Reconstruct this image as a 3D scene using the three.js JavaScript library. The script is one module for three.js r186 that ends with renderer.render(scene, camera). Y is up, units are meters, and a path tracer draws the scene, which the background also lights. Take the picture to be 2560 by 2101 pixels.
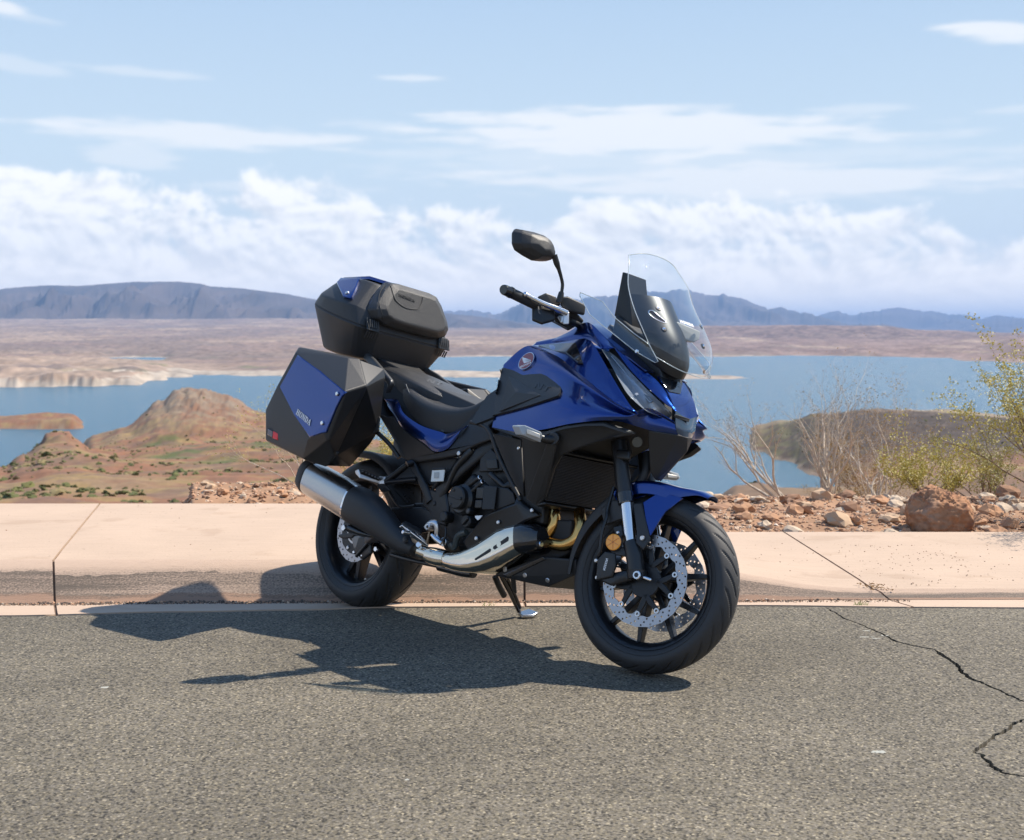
import * as THREE from 'three';
import { ConvexGeometry } from 'three/addons/geometries/ConvexGeometry.js';
import { RoundedBoxGeometry } from 'three/addons/geometries/RoundedBoxGeometry.js';
import { FontLoader } from 'three/addons/loaders/FontLoader.js';
import { TextGeometry } from 'three/addons/geometries/TextGeometry.js';
import { mergeGeometries, mergeVertices, toCreasedNormals } from 'three/addons/utils/BufferGeometryUtils.js';

const V = (x, y, z) => new THREE.Vector3(x, y, z);
const scene = new THREE.Scene();
// ---------------------------------------------------------------- camera (metres; the road surface is y = 0)
const CAM = V(0, 1.114, 0), PITCH = 0.06551, FPX = 3144.1;            // focal length in photo pixels (photo 2560 x 2101)
const camera = new THREE.PerspectiveCamera(36.95, 1024 / 840, 0.05, 90000);
camera.position.copy(CAM); camera.rotation.x = -PITCH;
camera.focus = 4.45; camera.userData.fStop = 6.3;
const renderer = new THREE.WebGLRenderer({ antialias: true });
renderer.toneMapping = THREE.LinearToneMapping;
renderer.toneMappingExposure = 1.6;
renderer.shadowMap.enabled = true;
// ---------------------------------------------------------------- sun: high, from beyond the road and to the right
const SUN = V(0.727, 1, -0.268).normalize();
const sun = new THREE.DirectionalLight(new THREE.Color().setRGB(1, 0.905, 0.775), 5.0);
sun.position.copy(SUN).multiplyScalar(60); sun.castShadow = true; sun.shadow.radius = 1;
sun.shadow.mapSize.set(2048, 2048);
Object.assign(sun.shadow.camera, { left: -12, right: 12, top: 12, bottom: -12, near: 1, far: 120 });
scene.add(sun);

// ---------------------------------------------------------------- noise and random numbers
let seed = 7;
const rnd = () => { seed |= 0; seed = (seed + 0x6d2b79f5) | 0; let t = Math.imul(seed ^ (seed >>> 15), 1 | seed); t = (t + Math.imul(t ^ (t >>> 7), 61 | t)) ^ t; return ((t ^ (t >>> 14)) >>> 0) / 4294967296; };
const rr = (a, b) => a + (b - a) * rnd();
const PERM = new Uint8Array(512);
{ const p = [...Array(256).keys()]; for (let i = 255; i > 0; i--) { const j = Math.floor(rnd() * (i + 1)); [p[i], p[j]] = [p[j], p[i]]; } for (let i = 0; i < 512; i++) PERM[i] = p[i & 255]; }
function grad(h, x, y, z) { h &= 15; const u = h < 8 ? x : y, v = h < 4 ? y : h === 12 || h === 14 ? x : z; return ((h & 1) ? -u : u) + ((h & 2) ? -v : v); }
function noise(x, y, z = 0) {
  const fx = Math.floor(x), fy = Math.floor(y), fz = Math.floor(z), X = fx & 255, Y = fy & 255, Z = fz & 255; x -= fx; y -= fy; z -= fz;
  const u = x * x * x * (x * (x * 6 - 15) + 10), v = y * y * y * (y * (y * 6 - 15) + 10), w = z * z * z * (z * (z * 6 - 15) + 10);
  const A = PERM[X] + Y, AA = PERM[A] + Z, AB = PERM[A + 1] + Z, B = PERM[X + 1] + Y, BA = PERM[B] + Z, BB = PERM[B + 1] + Z;
  const l = (t, a, b) => a + t * (b - a);
  return l(w, l(v, l(u, grad(PERM[AA], x, y, z), grad(PERM[BA], x - 1, y, z)), l(u, grad(PERM[AB], x, y - 1, z), grad(PERM[BB], x - 1, y - 1, z))),
    l(v, l(u, grad(PERM[AA + 1], x, y, z - 1), grad(PERM[BA + 1], x - 1, y, z - 1)), l(u, grad(PERM[AB + 1], x, y - 1, z - 1), grad(PERM[BB + 1], x - 1, y - 1, z - 1))));
}
function fbm(x, y, z, oct, gain = 0.5) { let a = 1, s = 0, n = 0; for (let i = 0; i < oct; i++) { s += a * noise(x, y, z); n += a; a *= gain; x = x * 2.03 + 17.3; y = y * 2.03 - 9.1; z = z * 2.03 + 4.7; } return s / n * 1.6; }
const ridge = (x, y, z, oct) => { let a = 1, s = 0, n = 0; for (let i = 0; i < oct; i++) { s += a * (1 - 2 * Math.abs(noise(x, y, z))); n += a; a *= 0.5; x = x * 2.07 + 11.3; y = y * 2.07 - 5.1; z += 3.3; } return s / n; };
const clamp = (x, a = 0, b = 1) => Math.min(b, Math.max(a, x));
const sstep = (a, b, x) => { const t = clamp((x - a) / (b - a)); return t * t * (3 - 2 * t); };
const mix = (a, b, t) => a + (b - a) * t;
const mix3 = (a, b, t) => [mix(a[0], b[0], t), mix(a[1], b[1], t), mix(a[2], b[2], t)];
function table(pairs, x) { if (x <= pairs[0][0]) return pairs[0][1]; for (let i = 1; i < pairs.length; i++) if (x <= pairs[i][0]) { const t = (x - pairs[i - 1][0]) / (pairs[i][0] - pairs[i - 1][0]); return mix(pairs[i - 1][1], pairs[i][1], t * t * (3 - 2 * t)); } return pairs[pairs.length - 1][1]; }

// ---------------------------------------------------------------- sky: pale spring blue, a belt of cumulus, thin bands and wisps above it
{
  const AIR = 0.75, SW = 4096, SH = 2048, data = new Float32Array(SW * SH * 4), DEG = 180 / Math.PI;
  const top = [[-60, 6.2], [-24, 7.0], [-14, 6.9], [-7, 6.6], [-5.5, 5.5], [2, 5.1], [3.2, 6.0], [10, 6.1], [11, 5.6], [18.5, 5.4], [20.5, 4.3], [24, 4.6], [60, 6]];
  const bands = [[-13.3, 8.75, 9, 0.52, -0.012, 0.85], [5.6, 9.05, 11.6, 1.2, -0.03, 0.95], [8, 7.9, 16, 1.7, -0.02, 0.38], [11, 6.85, 14.5, 0.95, -0.015, 0.85], [-22.3, 13.5, 2.7, 0.36, -0.16, 0.85], [20.6, 12.6, 3.4, 0.4, -0.17, 0.9],
    [-4.5, 11.45, 1.7, 0.16, -0.01, 0.6], [-17, 11.3, 3.4, 0.28, -0.03, 0.4], [-21, 11.2, 3, 0.3, -0.06, 0.35], [-16.5, 7.7, 2.4, 0.6, 0.02, 0.5], [6, 8.0, 1.6, 0.2, 0, 0.6], [21.5, 9.4, 2.0, 0.16, 0, 0.35], [15, 9.8, 3, 0.2, -0.02, 0.4], [-10, 6.6, 4, 0.3, 0, 0.4]];
  for (let j = 0; j < SH; j++) {
    const el = (j + 0.5) / SH * 180 - 90, g = clamp(el / 90), row = j * SW * 4;
    const lowc = [0.70, 0.76, 0.81], c8 = [0.565, 0.695, 0.80], c15 = [0.405, 0.555, 0.745], c35 = [0.19, 0.36, 0.68], cz = [0.10, 0.235, 0.54];
    const base = el < 0 ? lowc : el < 8 ? mix3(lowc, c8, el / 8) : el < 16 ? mix3(c8, c15, (el - 8) / 8) : el < 40 ? mix3(c15, c35, (el - 16) / 24) : mix3(c35, cz, (el - 40) / 50);
    if (el < -1) { for (let i = 0; i < SW; i++) { data[row + i * 4] = 0.22; data[row + i * 4 + 1] = 0.20; data[row + i * 4 + 2] = 0.18; data[row + i * 4 + 3] = 1; } continue; }
    const step = el > 30 ? 4 : 1;                                    // nothing fine up there
    for (let i = 0; i < SW; i += step) {
      const ang = ((i + 0.5) / SW - 0.5) * 2 * Math.PI;               // direction (cos, sin) -> x, z
      const x = Math.cos(ang), z = Math.sin(ang); let az = Math.atan2(x, -z) * DEG;
      let c = base;
      const px = x * 57.3, pz = z * 57.3;                             // about degrees along the horizon
      if (el < 24) {
        // thin bands and wisps
        let b = 0;
        if (Math.abs(az) < 40) {
          const wob = fbm(px * 0.16, el * 0.8, pz * 0.16, 4), str = fbm(px * 0.30, el * 2.6, pz * 0.30 + 9, 5);
          for (const [ba, be, hw, hh, tilt, op] of bands) {
            const da = (az - ba) / hw; if (Math.abs(da) > 1.5) continue;
            const de = (el - be - tilt * (az - ba) - 0.25 * hh * wob) / (hh * (1.15 - 0.45 * Math.abs(da)));
            const q = 1 - Math.sqrt(da * da + de * de) + 0.62 * str + 0.3 * wob;
            b = Math.max(b, op * sstep(-0.15, 0.55, q));
          }
        }
        const far = sstep(26, 36, Math.abs(az));
        if (far > 0) { const q = fbm(px * 0.07, el * 0.42, pz * 0.07, 5) + 0.25 * fbm(px * 0.3, el * 2, pz * 0.3, 3); b = Math.max(b, 0.85 * far * sstep(0.08, 0.5, q) * sstep(24, 14, el)); }
        c = mix3(c, [0.90, 0.905, 0.91], b * 0.82);
        // cumulus belt
        const T = table(top, az);
        if (el < T + 2.2) {
          const wx = 1.1 * noise(px * 0.11 + 7, el * 0.35, pz * 0.11), wy = 0.5 * noise(px * 0.16, el * 0.4 + 3, pz * 0.16);   // bend the cells
          const ax = px * 0.46 + wx * -z, ay = el * 0.64 + wy, azz = pz * 0.46 + wx * x;
          const big = fbm(px * 0.085, el * 0.32, pz * 0.085 + 5, 3), n = fbm(ax, ay, azz, 7, 0.6), nl = fbm(ax + 0.12 * -z, ay + 0.2, azz + 0.12 * x, 7, 0.6);
          const soft = 0.5 + 0.5 * noise(px * 0.07 + 3, 1, pz * 0.07);                                                      // some heaps are crisp, some dissolve
          const d = sstep(-0.04 - 0.12 * soft, 0.22 + 0.22 * soft, n * 0.74 + big * 0.50 + clamp((T - el) * 0.5, -1.2, 0.40) * 0.95 + 0.03 + 0.3 * sstep(T - 1.5, 1.5, el));
          const light = clamp(0.60 + (n - nl) * (1.9 - 0.8 * soft) + n * 0.25 + big * 0.25 + (el - 3.2) * 0.035);
          const col = mix3([0.74, 0.765, 0.80], [1.06, 1.04, 1.01], light);
          c = mix3(c, col, d * 0.9);
        }
        c = mix3(c, [1.46, 1.31, 1.10], 0.72 * sstep(4.4, 0.9, el));  // air near the horizon
      } else {
        const q = fbm(px * 0.03, el * 0.06, pz * 0.03 + 3, 4);
        c = mix3(c, [0.78, 0.82, 0.88], 0.4 * sstep(0.15, 0.55, q) * sstep(70, 40, el));
      }
      for (let k = 0; k < step; k++) { const o = row + (i + k) * 4; data[o] = c[0] * AIR; data[o + 1] = c[1] * AIR; data[o + 2] = c[2] * AIR; data[o + 3] = 1; }
    }
  }
  const tex = new THREE.DataTexture(data, SW, SH, THREE.RGBAFormat, THREE.FloatType);
  tex.mapping = THREE.EquirectangularReflectionMapping; tex.magFilter = THREE.LinearFilter; tex.minFilter = THREE.LinearFilter; tex.needsUpdate = true;
  scene.background = tex; scene.environment = tex;
}

// ---------------------------------------------------------------- naming and tagging
const used = {};
function numbered(n) { used[n] = (used[n] ?? -1) + 1; return used[n] ? n + '_' + String(used[n]).padStart(3, '0') : n; }
function shade(o) { o.castShadow = o.receiveShadow = true; return o; }
function mesh(name, geo, mat, parent) { const m = shade(new THREE.Mesh(geo, mat)); m.name = parent ? name : numbered(name); (parent ?? scene).add(m); return m; }
function tag(o, label, category, group) { Object.assign(o.userData, { label, category }); if (group) o.userData.group = group; return o; }
function struct(o, label, category) { Object.assign(o.userData, { kind: 'structure', label, category }); return o; }
function stuff(o, label, category) { Object.assign(o.userData, { kind: 'stuff', label, category }); return o; }
const lin = (r, g, b) => new THREE.Color().setRGB(r, g, b);
const std = (c, rough, metal = 0, more = {}) => new THREE.MeshStandardMaterial({ color: lin(...c), roughness: rough, metalness: metal, ...more });
const phys = (c, rough, metal = 0, more = {}) => new THREE.MeshPhysicalMaterial({ color: lin(...c), roughness: rough, metalness: metal, ...more });
function dataTex(w, h, fill, srgb = false) {
  const d = new Uint8Array(w * h * 4), o = [0, 0, 0];
  for (let j = 0; j < h; j++) for (let i = 0; i < w; i++) { fill(i, j, o); const k = (j * w + i) * 4; d[k] = clamp(o[0]) * 255; d[k + 1] = clamp(o[1]) * 255; d[k + 2] = clamp(o[2]) * 255; d[k + 3] = 255; }
  const t = new THREE.DataTexture(d, w, h, THREE.RGBAFormat); t.magFilter = THREE.LinearFilter; t.minFilter = THREE.LinearMipmapLinearFilter; t.generateMipmaps = true;
  t.wrapS = t.wrapT = THREE.RepeatWrapping; if (srgb) t.colorSpace = THREE.SRGBColorSpace; t.needsUpdate = true; return t;
}
const s2 = (l) => l <= 0.0031308 ? 12.92 * l : 1.055 * l ** (1 / 2.4) - 0.055;   // linear -> sRGB, for colour maps
// ---------------------------------------------------------------- photo pixel -> direction -> point on something known
const CP = Math.cos(PITCH), SP = Math.sin(PITCH);
function dirOf(px, py) { const x = (px - 1280) / FPX, y = -(py - 1050.5) / FPX; return V(x, y * CP - SP, -CP - y * SP); }
function onLevel(px, py, h = 0) { const d = dirOf(px, py); return CAM.clone().addScaledVector(d, (h - CAM.y) / d.y); }      // on a level of known height
function atDepth(px, py, D) { const d = dirOf(px, py); return CAM.clone().addScaledVector(d, D / -d.z); }                   // D metres ahead
function geo(pos, idx, uv, col) {
  const g = new THREE.BufferGeometry(); g.setAttribute('position', new THREE.Float32BufferAttribute(pos, 3));
  if (uv) g.setAttribute('uv', new THREE.Float32BufferAttribute(uv, 2));
  if (col) g.setAttribute('color', new THREE.Float32BufferAttribute(col, 3));
  if (idx) g.setIndex(idx); g.computeVertexNormals(); return g;
}
// ================================================================ ROAD, GUTTER, KERB, PAVEMENT
const kOf = (x) => sstep(1.55, 0.55, x);                         // 1 = full kerb, 0 = dropped kerb of the driveway
const edgeTab = [[-8, -4.3], [-4, -4.72], [-2.045, -4.965], [-1.35, -5.04], [-0.9, -5.075], [-0.45, -5.13], [0.3, -5.145], [1.0, -5.16], [1.7, -5.125], [2.1, -5.115], [8, -5.1]];
const zEdge = (x) => table(edgeTab, x);
const zBase = (x) => mix(-5.33, -5.405, kOf(x)) + (zEdge(x) + 5.13) * 0.35 * sstep(-0.6, -3, x);
const zTop = (x) => mix(-5.47, -5.675, kOf(x));
const zBack = (x) => mix(-6.97, -7.48, sstep(1.2, -0.9, x));
const yBack = (x) => mix(0.03, 0.122, sstep(1.2, -0.9, x));
const yTop = (x) => mix(0.012, 0.105, kOf(x));
const yBase = (x) => mix(-0.006, -0.03, kOf(x));

// asphalt: stones in binder, weathered pale; one 4.4 m square of it
const cellTex = (N, cells, fn, srgb) => {                        // wrapping cells: fn(rank of nearest cell, distance, gap to the second)
  const fxs = new Float32Array(cells * cells * 3); for (let i = 0; i < fxs.length; i++) fxs[i] = rnd();
  return dataTex(N, N, (i, j, o) => {
    const u = i / N * cells, v = j / N * cells, ci = Math.floor(u), cj = Math.floor(v); let d1 = 9, d2 = 9, id = 0;
    for (let a = -1; a <= 1; a++) for (let b = -1; b <= 1; b++) {
      const q = ((cj + b + cells) % cells * cells + (ci + a + cells) % cells) * 3, dx = ci + a + fxs[q] - u, dy = cj + b + fxs[q + 1] - v, d = dx * dx + dy * dy;
      if (d < d1) { d2 = d1; d1 = d; id = q; } else if (d < d2) d2 = d;
    }
    fn(fxs[id + 2], Math.sqrt(d1), Math.sqrt(d2) - Math.sqrt(d1), i / N, j / N, o);
  }, srgb);
};
const ASPHALT_MARKS = [[1786, 1316, 0.006, 0.0012], [1808, 1319, 0.0045, 0.0009], [1826, 1313, 0.004, 0.0012], [1815, 1553, 0.0048, 0.0026], [215, 1420, 0.0022, 0.0022], [1790, 1303, 0.003, 0.0012], [840, 1610, 0.0012, 0.0012], [915, 1370, 0.0012, 0.001]].map(([x, y, w, h]) => { const p = onLevel(x * 1.2104, y * 1.2104); return [(p.x + 2.2) / 4.4, (p.z + 5.5) / 4.4, w, h]; });
const asphaltMap = cellTex(2048, 760, (r, d, gap, u, v, o) => {
  const coarse = fbm(u * 9, v * 9, 3, 4), patch = fbm(u * 2.2 + 4, v * 3.4, 8, 3) + 0.8 * fbm(u * 1.1, v * 16, 18, 3);
  let l = 0.078 + 0.098 * r * r + (r > 0.955 ? 0.07 : 0) + (r < 0.14 ? -0.05 : 0);
  l *= (0.55 + 0.45 * sstep(0.02, 0.22, gap)) * (1.07 + 0.16 * coarse + 0.20 * patch);
  const warm = 0.5 + 0.5 * Math.sin(r * 91);
  o[0] = s2(l * (1.10 + 0.08 * warm)); o[1] = s2(l * (0.97 + 0.03 * warm)); o[2] = s2(l * (0.68 + 0.1 * (1 - warm)));
  for (const [a, b, w, h] of ASPHALT_MARKS) { const q = Math.hypot((u - a) / w, (v - b) / h) + 0.9 * noise(u * 420, v * 420, 5); if (q < 1) { o[0] = o[1] = o[2] = s2(0.34); o[2] *= 0.95; } }
}, true);
const asphaltBump = cellTex(1024, 300, (r, d, gap, u, v, o) => { o[0] = o[1] = o[2] = clamp(0.25 + 0.6 * sstep(0, 0.3, gap) * (0.4 + 0.6 * r) + 0.15 * noise(u * 400, v * 400, 1)); });
const asphaltMat = std([1, 1, 1], 0.93, 0, { map: asphaltMap, bumpMap: asphaltBump, bumpScale: 0.004 });
{
  const shape = new THREE.Shape(); const E = []; for (let x = -8; x <= 8.001; x += 0.1) E.push([x + 0 * x, zEdge(x) + 0.006 * noise(x * 4, 1, 1) + 0.003 * noise(x * 23, 1, 1)]);
  shape.moveTo(-60, 60); shape.lineTo(-60, 60);
  const S = [[-60, -30], [60, -30], [60, 5.1], ...E.reverse().map(([x, z]) => [x, -z]), [-60, 4.0]];
  const sh = new THREE.Shape(S.map(([x, y]) => new THREE.Vector2(x, y)));
  // one long crack that runs out of the picture and comes back
  const px = [[1706, 1256], [1722, 1264], [1742, 1277], [1775, 1289], [1800, 1300], [1826, 1311], [1850, 1325], [1882, 1333], [1930, 1342], [1952, 1357], [1975, 1372], [1986, 1388], [2002, 1400], [2030, 1412], [2060, 1424], [2088, 1438], [2115, 1449],
    [2150, 1456], [2172, 1466], [2158, 1478], [2115, 1487], [2096, 1494], [2080, 1508], [2052, 1522], [2030, 1541], [2011, 1554], [2030, 1561], [2047, 1582], [2068, 1596], [2115, 1604], [2200, 1607], [2300, 1640]].map(([x, y]) => onLevel(x * 1.2104, y * 1.2104));
  const L = [], R = [];
  const wide = [0.5, 0.7, 0.8, 0.6, 0.7, 0.8, 1.0, 0.9, 1.0, 1.5, 1.2, 1.9, 1.4, 1.0, 1.1, 1.0, 0.8, 0.7, 0.7, 0.7, 0.8, 1.0, 1.3, 0.8, 1.2, 0.9, 1.1, 1.5, 1.2, 1.0, 0.9, 0.8];
  for (let i = 0; i < px.length - 1; i++) for (let k = 0; k < 6; k++) {
    const t = k / 6, p = px[i].clone().lerp(px[i + 1], t), d = px[i + 1].clone().sub(px[i]), n = V(-d.z, 0, d.x).normalize();
    p.addScaledVector(n, 0.008 * noise(i * 2 + t * 2, 3, 1) + 0.006 * noise(i * 7 + t * 9, 3, 7));
    const w = 0.0062 * mix(wide[i], wide[i + 1], t); const w1 = w * rr(0.5, 1.4), w2 = w * rr(0.5, 1.4);
    L.push(p.clone().addScaledVector(n, w1)); R.push(p.clone().addScaledVector(n, -w2));
  }
  const hole = new THREE.Path([...L, ...R.reverse()].map((p) => new THREE.Vector2(p.x, -p.z))); sh.holes.push(hole);
  const g = new THREE.ExtrudeGeometry(sh, { depth: 0.045, bevelEnabled: false }); g.rotateX(-Math.PI / 2); g.translate(0, -0.045, 0);
  const p = g.attributes.position, uv = g.attributes.uv; for (let i = 0; i < p.count; i++) uv.setXY(i, (p.getX(i) + 2.2) / 4.4, (p.getZ(i) + 5.5) / 4.4);
  struct(mesh('asphalt_road', g, asphaltMat), 'weathered grey asphalt road with a jagged crack', 'road');
  const bed = new THREE.PlaneGeometry(120, 36); bed.rotateX(-Math.PI / 2); bed.translate(0, -0.052, 10.6);
  struct(mesh('road_bed', bed, std([0.035, 0.03, 0.026], 1)), 'dark earth under the road seen in the crack', 'ground');
}
// concrete: pink-tan, brushed along the road, with specks and small stains
const concreteTex = (salt, dirt) => dataTex(1024, 1024, (i, j, o) => {
  const u = i / 1024, v = j / 1024;
  const broom = noise(u * 9, v * 150, salt) * 0.06 + noise(u * 30, v * 330, salt) * 0.04, blot = fbm(u * 5, v * 5, salt, 5) * 0.09, fine = noise(u * 400, v * 400, salt) * 0.035;
  let l = 1 + broom + blot + fine; const sp = noise(u * 210, v * 210, salt + 3); if (sp > 0.62) l *= 0.62; if (noise(u * 90, v * 110, salt + 9) > 0.66) l *= 0.7;
  const st = sstep(0.25, 0.6, fbm(u * 7, v * 9, salt + 20, 4)) * dirt;
  o[0] = s2(0.435 * l * (1 - 0.3 * st)); o[1] = s2(0.324 * l * (1 - 0.36 * st)); o[2] = s2(0.241 * l * (1 - 0.42 * st));
}, true);
const conBump = dataTex(512, 512, (i, j, o) => { o[0] = o[1] = o[2] = 0.5 + 0.25 * noise(i / 512 * 8, j / 512 * 180, 3) + 0.25 * noise(i / 3, j / 3, 2); });
const slabMats = [11, 31, 57].map((s) => std([1, 1, 1], 0.9, 0, { map: concreteTex(s, 0.35), bumpMap: conBump, bumpScale: 0.002 }));
// kerb: the road-facing slope carries dark, streaky scuffs and mud
const kerbMap = dataTex(2048, 512, (i, j, o) => {
  const u = i / 2048 * 8, v = j / 512;                            // u metres, v 0 (foot) .. 1 (back of the top)
  // tyre scuffs and grime: dense specks and drawn-out smears with a ragged outline, clean concrete between them
  const wob = 0.10 * fbm(u * 1.4, 0.3, 9, 4) + 0.05 * noise(u * 14, v * 8, 3), smear = fbm(u * 1.1, v * 9, 2, 5), patch = fbm(u * 0.9, v * 1.5, 12, 3);
  const speck = 0.5 + 0.5 * noise(u * 125, v * 60, 4) + 0.3 * noise(u * 60, v * 95, 6) + 0.45 * noise(u * 123.7 + 9, v * 130, 7);
  const reach = (v + wob > 0.10 ? 1 : 0) * (v + wob < 0.46 ? 1 : 0), fringe = sstep(0.04, 0.12, v + wob) * sstep(0.62, 0.44, v + wob);
  const dens = clamp(reach * (0.56 + 0.32 * smear + 0.3 * patch) + (1 - reach) * fringe * 0.32);
  const dark = 0.92 * sstep(0.40 - dens, 1.08 - dens, speck * 0.62);
  const mud = v + wob * 0.6 < 0.13 + 0.04 * speck ? 0.8 : 0.12; const l = 1 + 0.06 * noise(u * 30, v * 90, 1) + 0.06 * noise(u * 200, v * 60, 1);
  const c = mix3([0.44 * l, 0.325 * l, 0.245 * l], [0.088, 0.074, 0.060], clamp(dark)); const m = mix3(c, [0.25 * l, 0.142 * l, 0.09 * l], mud * (1 - 0.6 * clamp(dark)));
  o[0] = s2(m[0]); o[1] = s2(m[1]); o[2] = s2(m[2]);
}, true); kerbMap.wrapT = THREE.ClampToEdgeWrapping;
const kerbMat = std([1, 1, 1], 0.9, 0, { map: kerbMap, bumpMap: conBump, bumpScale: 0.003 });
const jointX = [                                                   // the joints, from the road edge back to the verge: x as a function of z
  () => -8, (z) => -4.3 + 0.25 * (z + 5.675), (z) => z < -5.675 ? -2.09 + 0.21 * (z + 5.675) : -2.09 + 0.37 * (z + 5.675), (z) => 0.055, (z) => z < -5.47 ? 1.59 + 0.047 * (z + 5.47) : 1.59 + 0.2 * (z + 5.47), (z) => 3.7, () => 8];
function strip(x0, x1, rows, nx, gapL, gapR, uvOf, skirt) {         // sheet between two joints; rows: [z(x), y(x)] from front to back, then a skirt all round
  const pos = [], uv = [], idx = [], ny = rows.length;
  for (let r = 0; r < ny; r++) for (let i = 0; i <= nx; i++) {
    const t = i / nx; let z = rows[r][0](mix(x0(-5.6), x1(-5.6), t)); const xa = x0(z) + gapL, xb = x1(z) - gapR, x = mix(xa, xb, t); z = rows[r][0](x);
    pos.push(x, rows[r][1](x), z); uv.push(...uvOf(x, z, r));
  }
  const at = (r, i) => r * (nx + 1) + i;
  for (let r = 0; r < ny - 1; r++) for (let i = 0; i < nx; i++) idx.push(at(r, i), at(r, i + 1), at(r + 1, i + 1), at(r, i), at(r + 1, i + 1), at(r + 1, i));
  const ring = []; for (let i = 0; i <= nx; i++) ring.push(at(0, i)); for (let r = 1; r < ny; r++) ring.push(at(r, nx)); for (let i = nx - 1; i >= 0; i--) ring.push(at(ny - 1, i)); for (let r = ny - 2; r > 0; r--) ring.push(at(r, 0));
  const b0 = pos.length / 3; for (const k of ring) { pos.push(pos[k * 3], pos[k * 3 + 1], pos[k * 3 + 2], pos[k * 3], pos[k * 3 + 1] - skirt, pos[k * 3 + 2]); uv.push(uv[k * 2], uv[k * 2 + 1], uv[k * 2] + 0.02, uv[k * 2 + 1] + 0.02); }
  for (let k = 0; k < ring.length; k++) { const a = b0 + k * 2, b = b0 + (k + 1) % ring.length * 2; idx.push(a, a + 1, b + 1, a, b + 1, b); }
  return geo(pos, idx, uv);
}
{
  const walk = shade(new THREE.Group()); walk.name = 'pavement'; scene.add(walk); struct(walk, 'pale pink concrete pavement of large slabs', 'pavement');
  const gut = shade(new THREE.Group()); gut.name = 'gutter'; scene.add(gut); struct(gut, 'narrow concrete gutter pan beside the asphalt', 'gutter');
  const kerb = shade(new THREE.Group()); kerb.name = 'kerb'; scene.add(kerb); struct(kerb, 'sloped concrete kerb with dark scuffs that drops to a driveway', 'kerb');
  const bedMat = std([0.17, 0.115, 0.08], 1), wide = [() => -8, () => 8];
  mesh('joint_bed', strip(...wide, [0, 0.25, 0.5, 0.75, 1].map((t) => [(x) => mix(zTop(x), zBack(x), t), (x) => mix(yTop(x), yBack(x), t) - 0.011]), 120, 0, 0, (x, z) => [x, z], 0.02), bedMat, walk);
  mesh('joint_bed', strip(...wide, [[0, 0], [0.10, 0.10], [0.30, 0.42], [0.42, 0.68], [0.52, 0.84], [0.64, 0.93], [1, 1]].map(([a, b]) => [(x) => mix(zBase(x), zTop(x), a) - 0.006, (x) => mix(yBase(x), yTop(x), b) - 0.010]), 120, 0, 0, (x, z) => [x, z], 0.02), bedMat, kerb);
  mesh('joint_bed', strip(...wide, [0, 1].map((t) => [(x) => mix(zEdge(x) - 0.012, zBase(x), t), (x) => mix(0.0, yBase(x), t) - 0.009]), 120, 0, 0, (x, z) => [x, z], 0.02), bedMat, gut);
  for (let s = 0; s < 6; s++) {
    const rows = []; for (let r = 0; r <= 8; r++) { const t = r / 8; rows.push([(x) => mix(zTop(x) - 0.017, zBack(x), t), (x) => mix(yTop(x) + (r === 0 ? -0.004 : 0.0), yBack(x), t)]); }
    mesh('slab', strip(jointX[s], jointX[s + 1], rows, 16, 0.006, 0.006, (x, z) => [x / 2.3 + s * 0.37, z / 2.3], 0.12), slabMats[s % 3], walk);
    const P = [[0, 0, -0.0], [0.10, 0.10, 0], [0.30, 0.42, 0], [0.42, 0.68, 0], [0.52, 0.84, 0], [0.64, 0.93, 0], [0.80, 0.98, 0], [0.985, 1.0, 0], [1, 0.955, 0]];   // share of depth, share of rise
    const prow = P.map(([a, b]) => [(x) => mix(zBase(x), zTop(x), a), (x) => mix(yBase(x), yTop(x), b) + 0.0012 * noise(x * 5, a * 9, 2)]);
    mesh('kerb_stone', strip(jointX[s], jointX[s + 1], prow, 40, 0.005, 0.005, (x, z, r) => [x / 8 + s * 0.13, P[r][0]], 0.09), kerbMat, kerb);
    const grow = [0, 0.15, 0.5, 1.0].map((t) => [(x) => mix(zEdge(x) - 0.008, zBase(x) + 0.002, t), (x) => mix(0.004, yBase(x) - 0.002, t ** 0.9) ]);
    mesh('gutter_pan', strip(jointX[s], jointX[s + 1], grow, 40, 0.006, 0.006, (x, z) => [x / 2.3 + 0.5 + s * 0.21, z / 2.3], 0.06), slabMats[(s + 1) % 3], gut);
  }
}
// grit washed to the foot of the kerb, and crumbs of leaf litter on the slabs
function pebbleGeo(n, rough, detail = 0) {                         // a handful of angular stone shapes
  const out = [];
  for (let k = 0; k < n; k++) { const g = new THREE.IcosahedronGeometry(1, detail), p = g.attributes.position, o = rr(0, 99), sx = rr(0.75, 1.2), sy = rr(0.5, 0.85), sz = rr(0.75, 1.2);
    for (let i = 0; i < p.count; i++) { const v = V(p.getX(i), p.getY(i), p.getZ(i)).normalize(), r = 1 + rough * noise(v.x * 1.7 + o, v.y * 1.7, v.z * 1.7) + rough * 0.35 * noise(v.x * 5 + o, v.y * 5, v.z * 5); p.setXYZ(i, v.x * r * sx, v.y * r * sy, v.z * r * sz); }
    g.computeVertexNormals(); out.push(g); }
  return out;
}
function scatter(name, g, mat, items) {                             // items: [x, y, z, size, colour]
  const im = shade(new THREE.InstancedMesh(g, mat, items.length)); im.name = numbered(name); const m = new THREE.Matrix4(), q = new THREE.Quaternion(), e = new THREE.Euler();
  items.forEach(([x, y, z, s, c, flat = 1], i) => { e.set(rr(-0.5, 0.5), rr(0, 6.3), rr(-0.5, 0.5)); q.setFromEuler(e); m.compose(V(x, y, z), q, V(s, s * flat, s)); im.setMatrixAt(i, m); im.setColorAt(i, lin(...c)); });
  scene.add(im); return im;
}
const stoneMat = std([1, 1, 1], 0.95);
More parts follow.
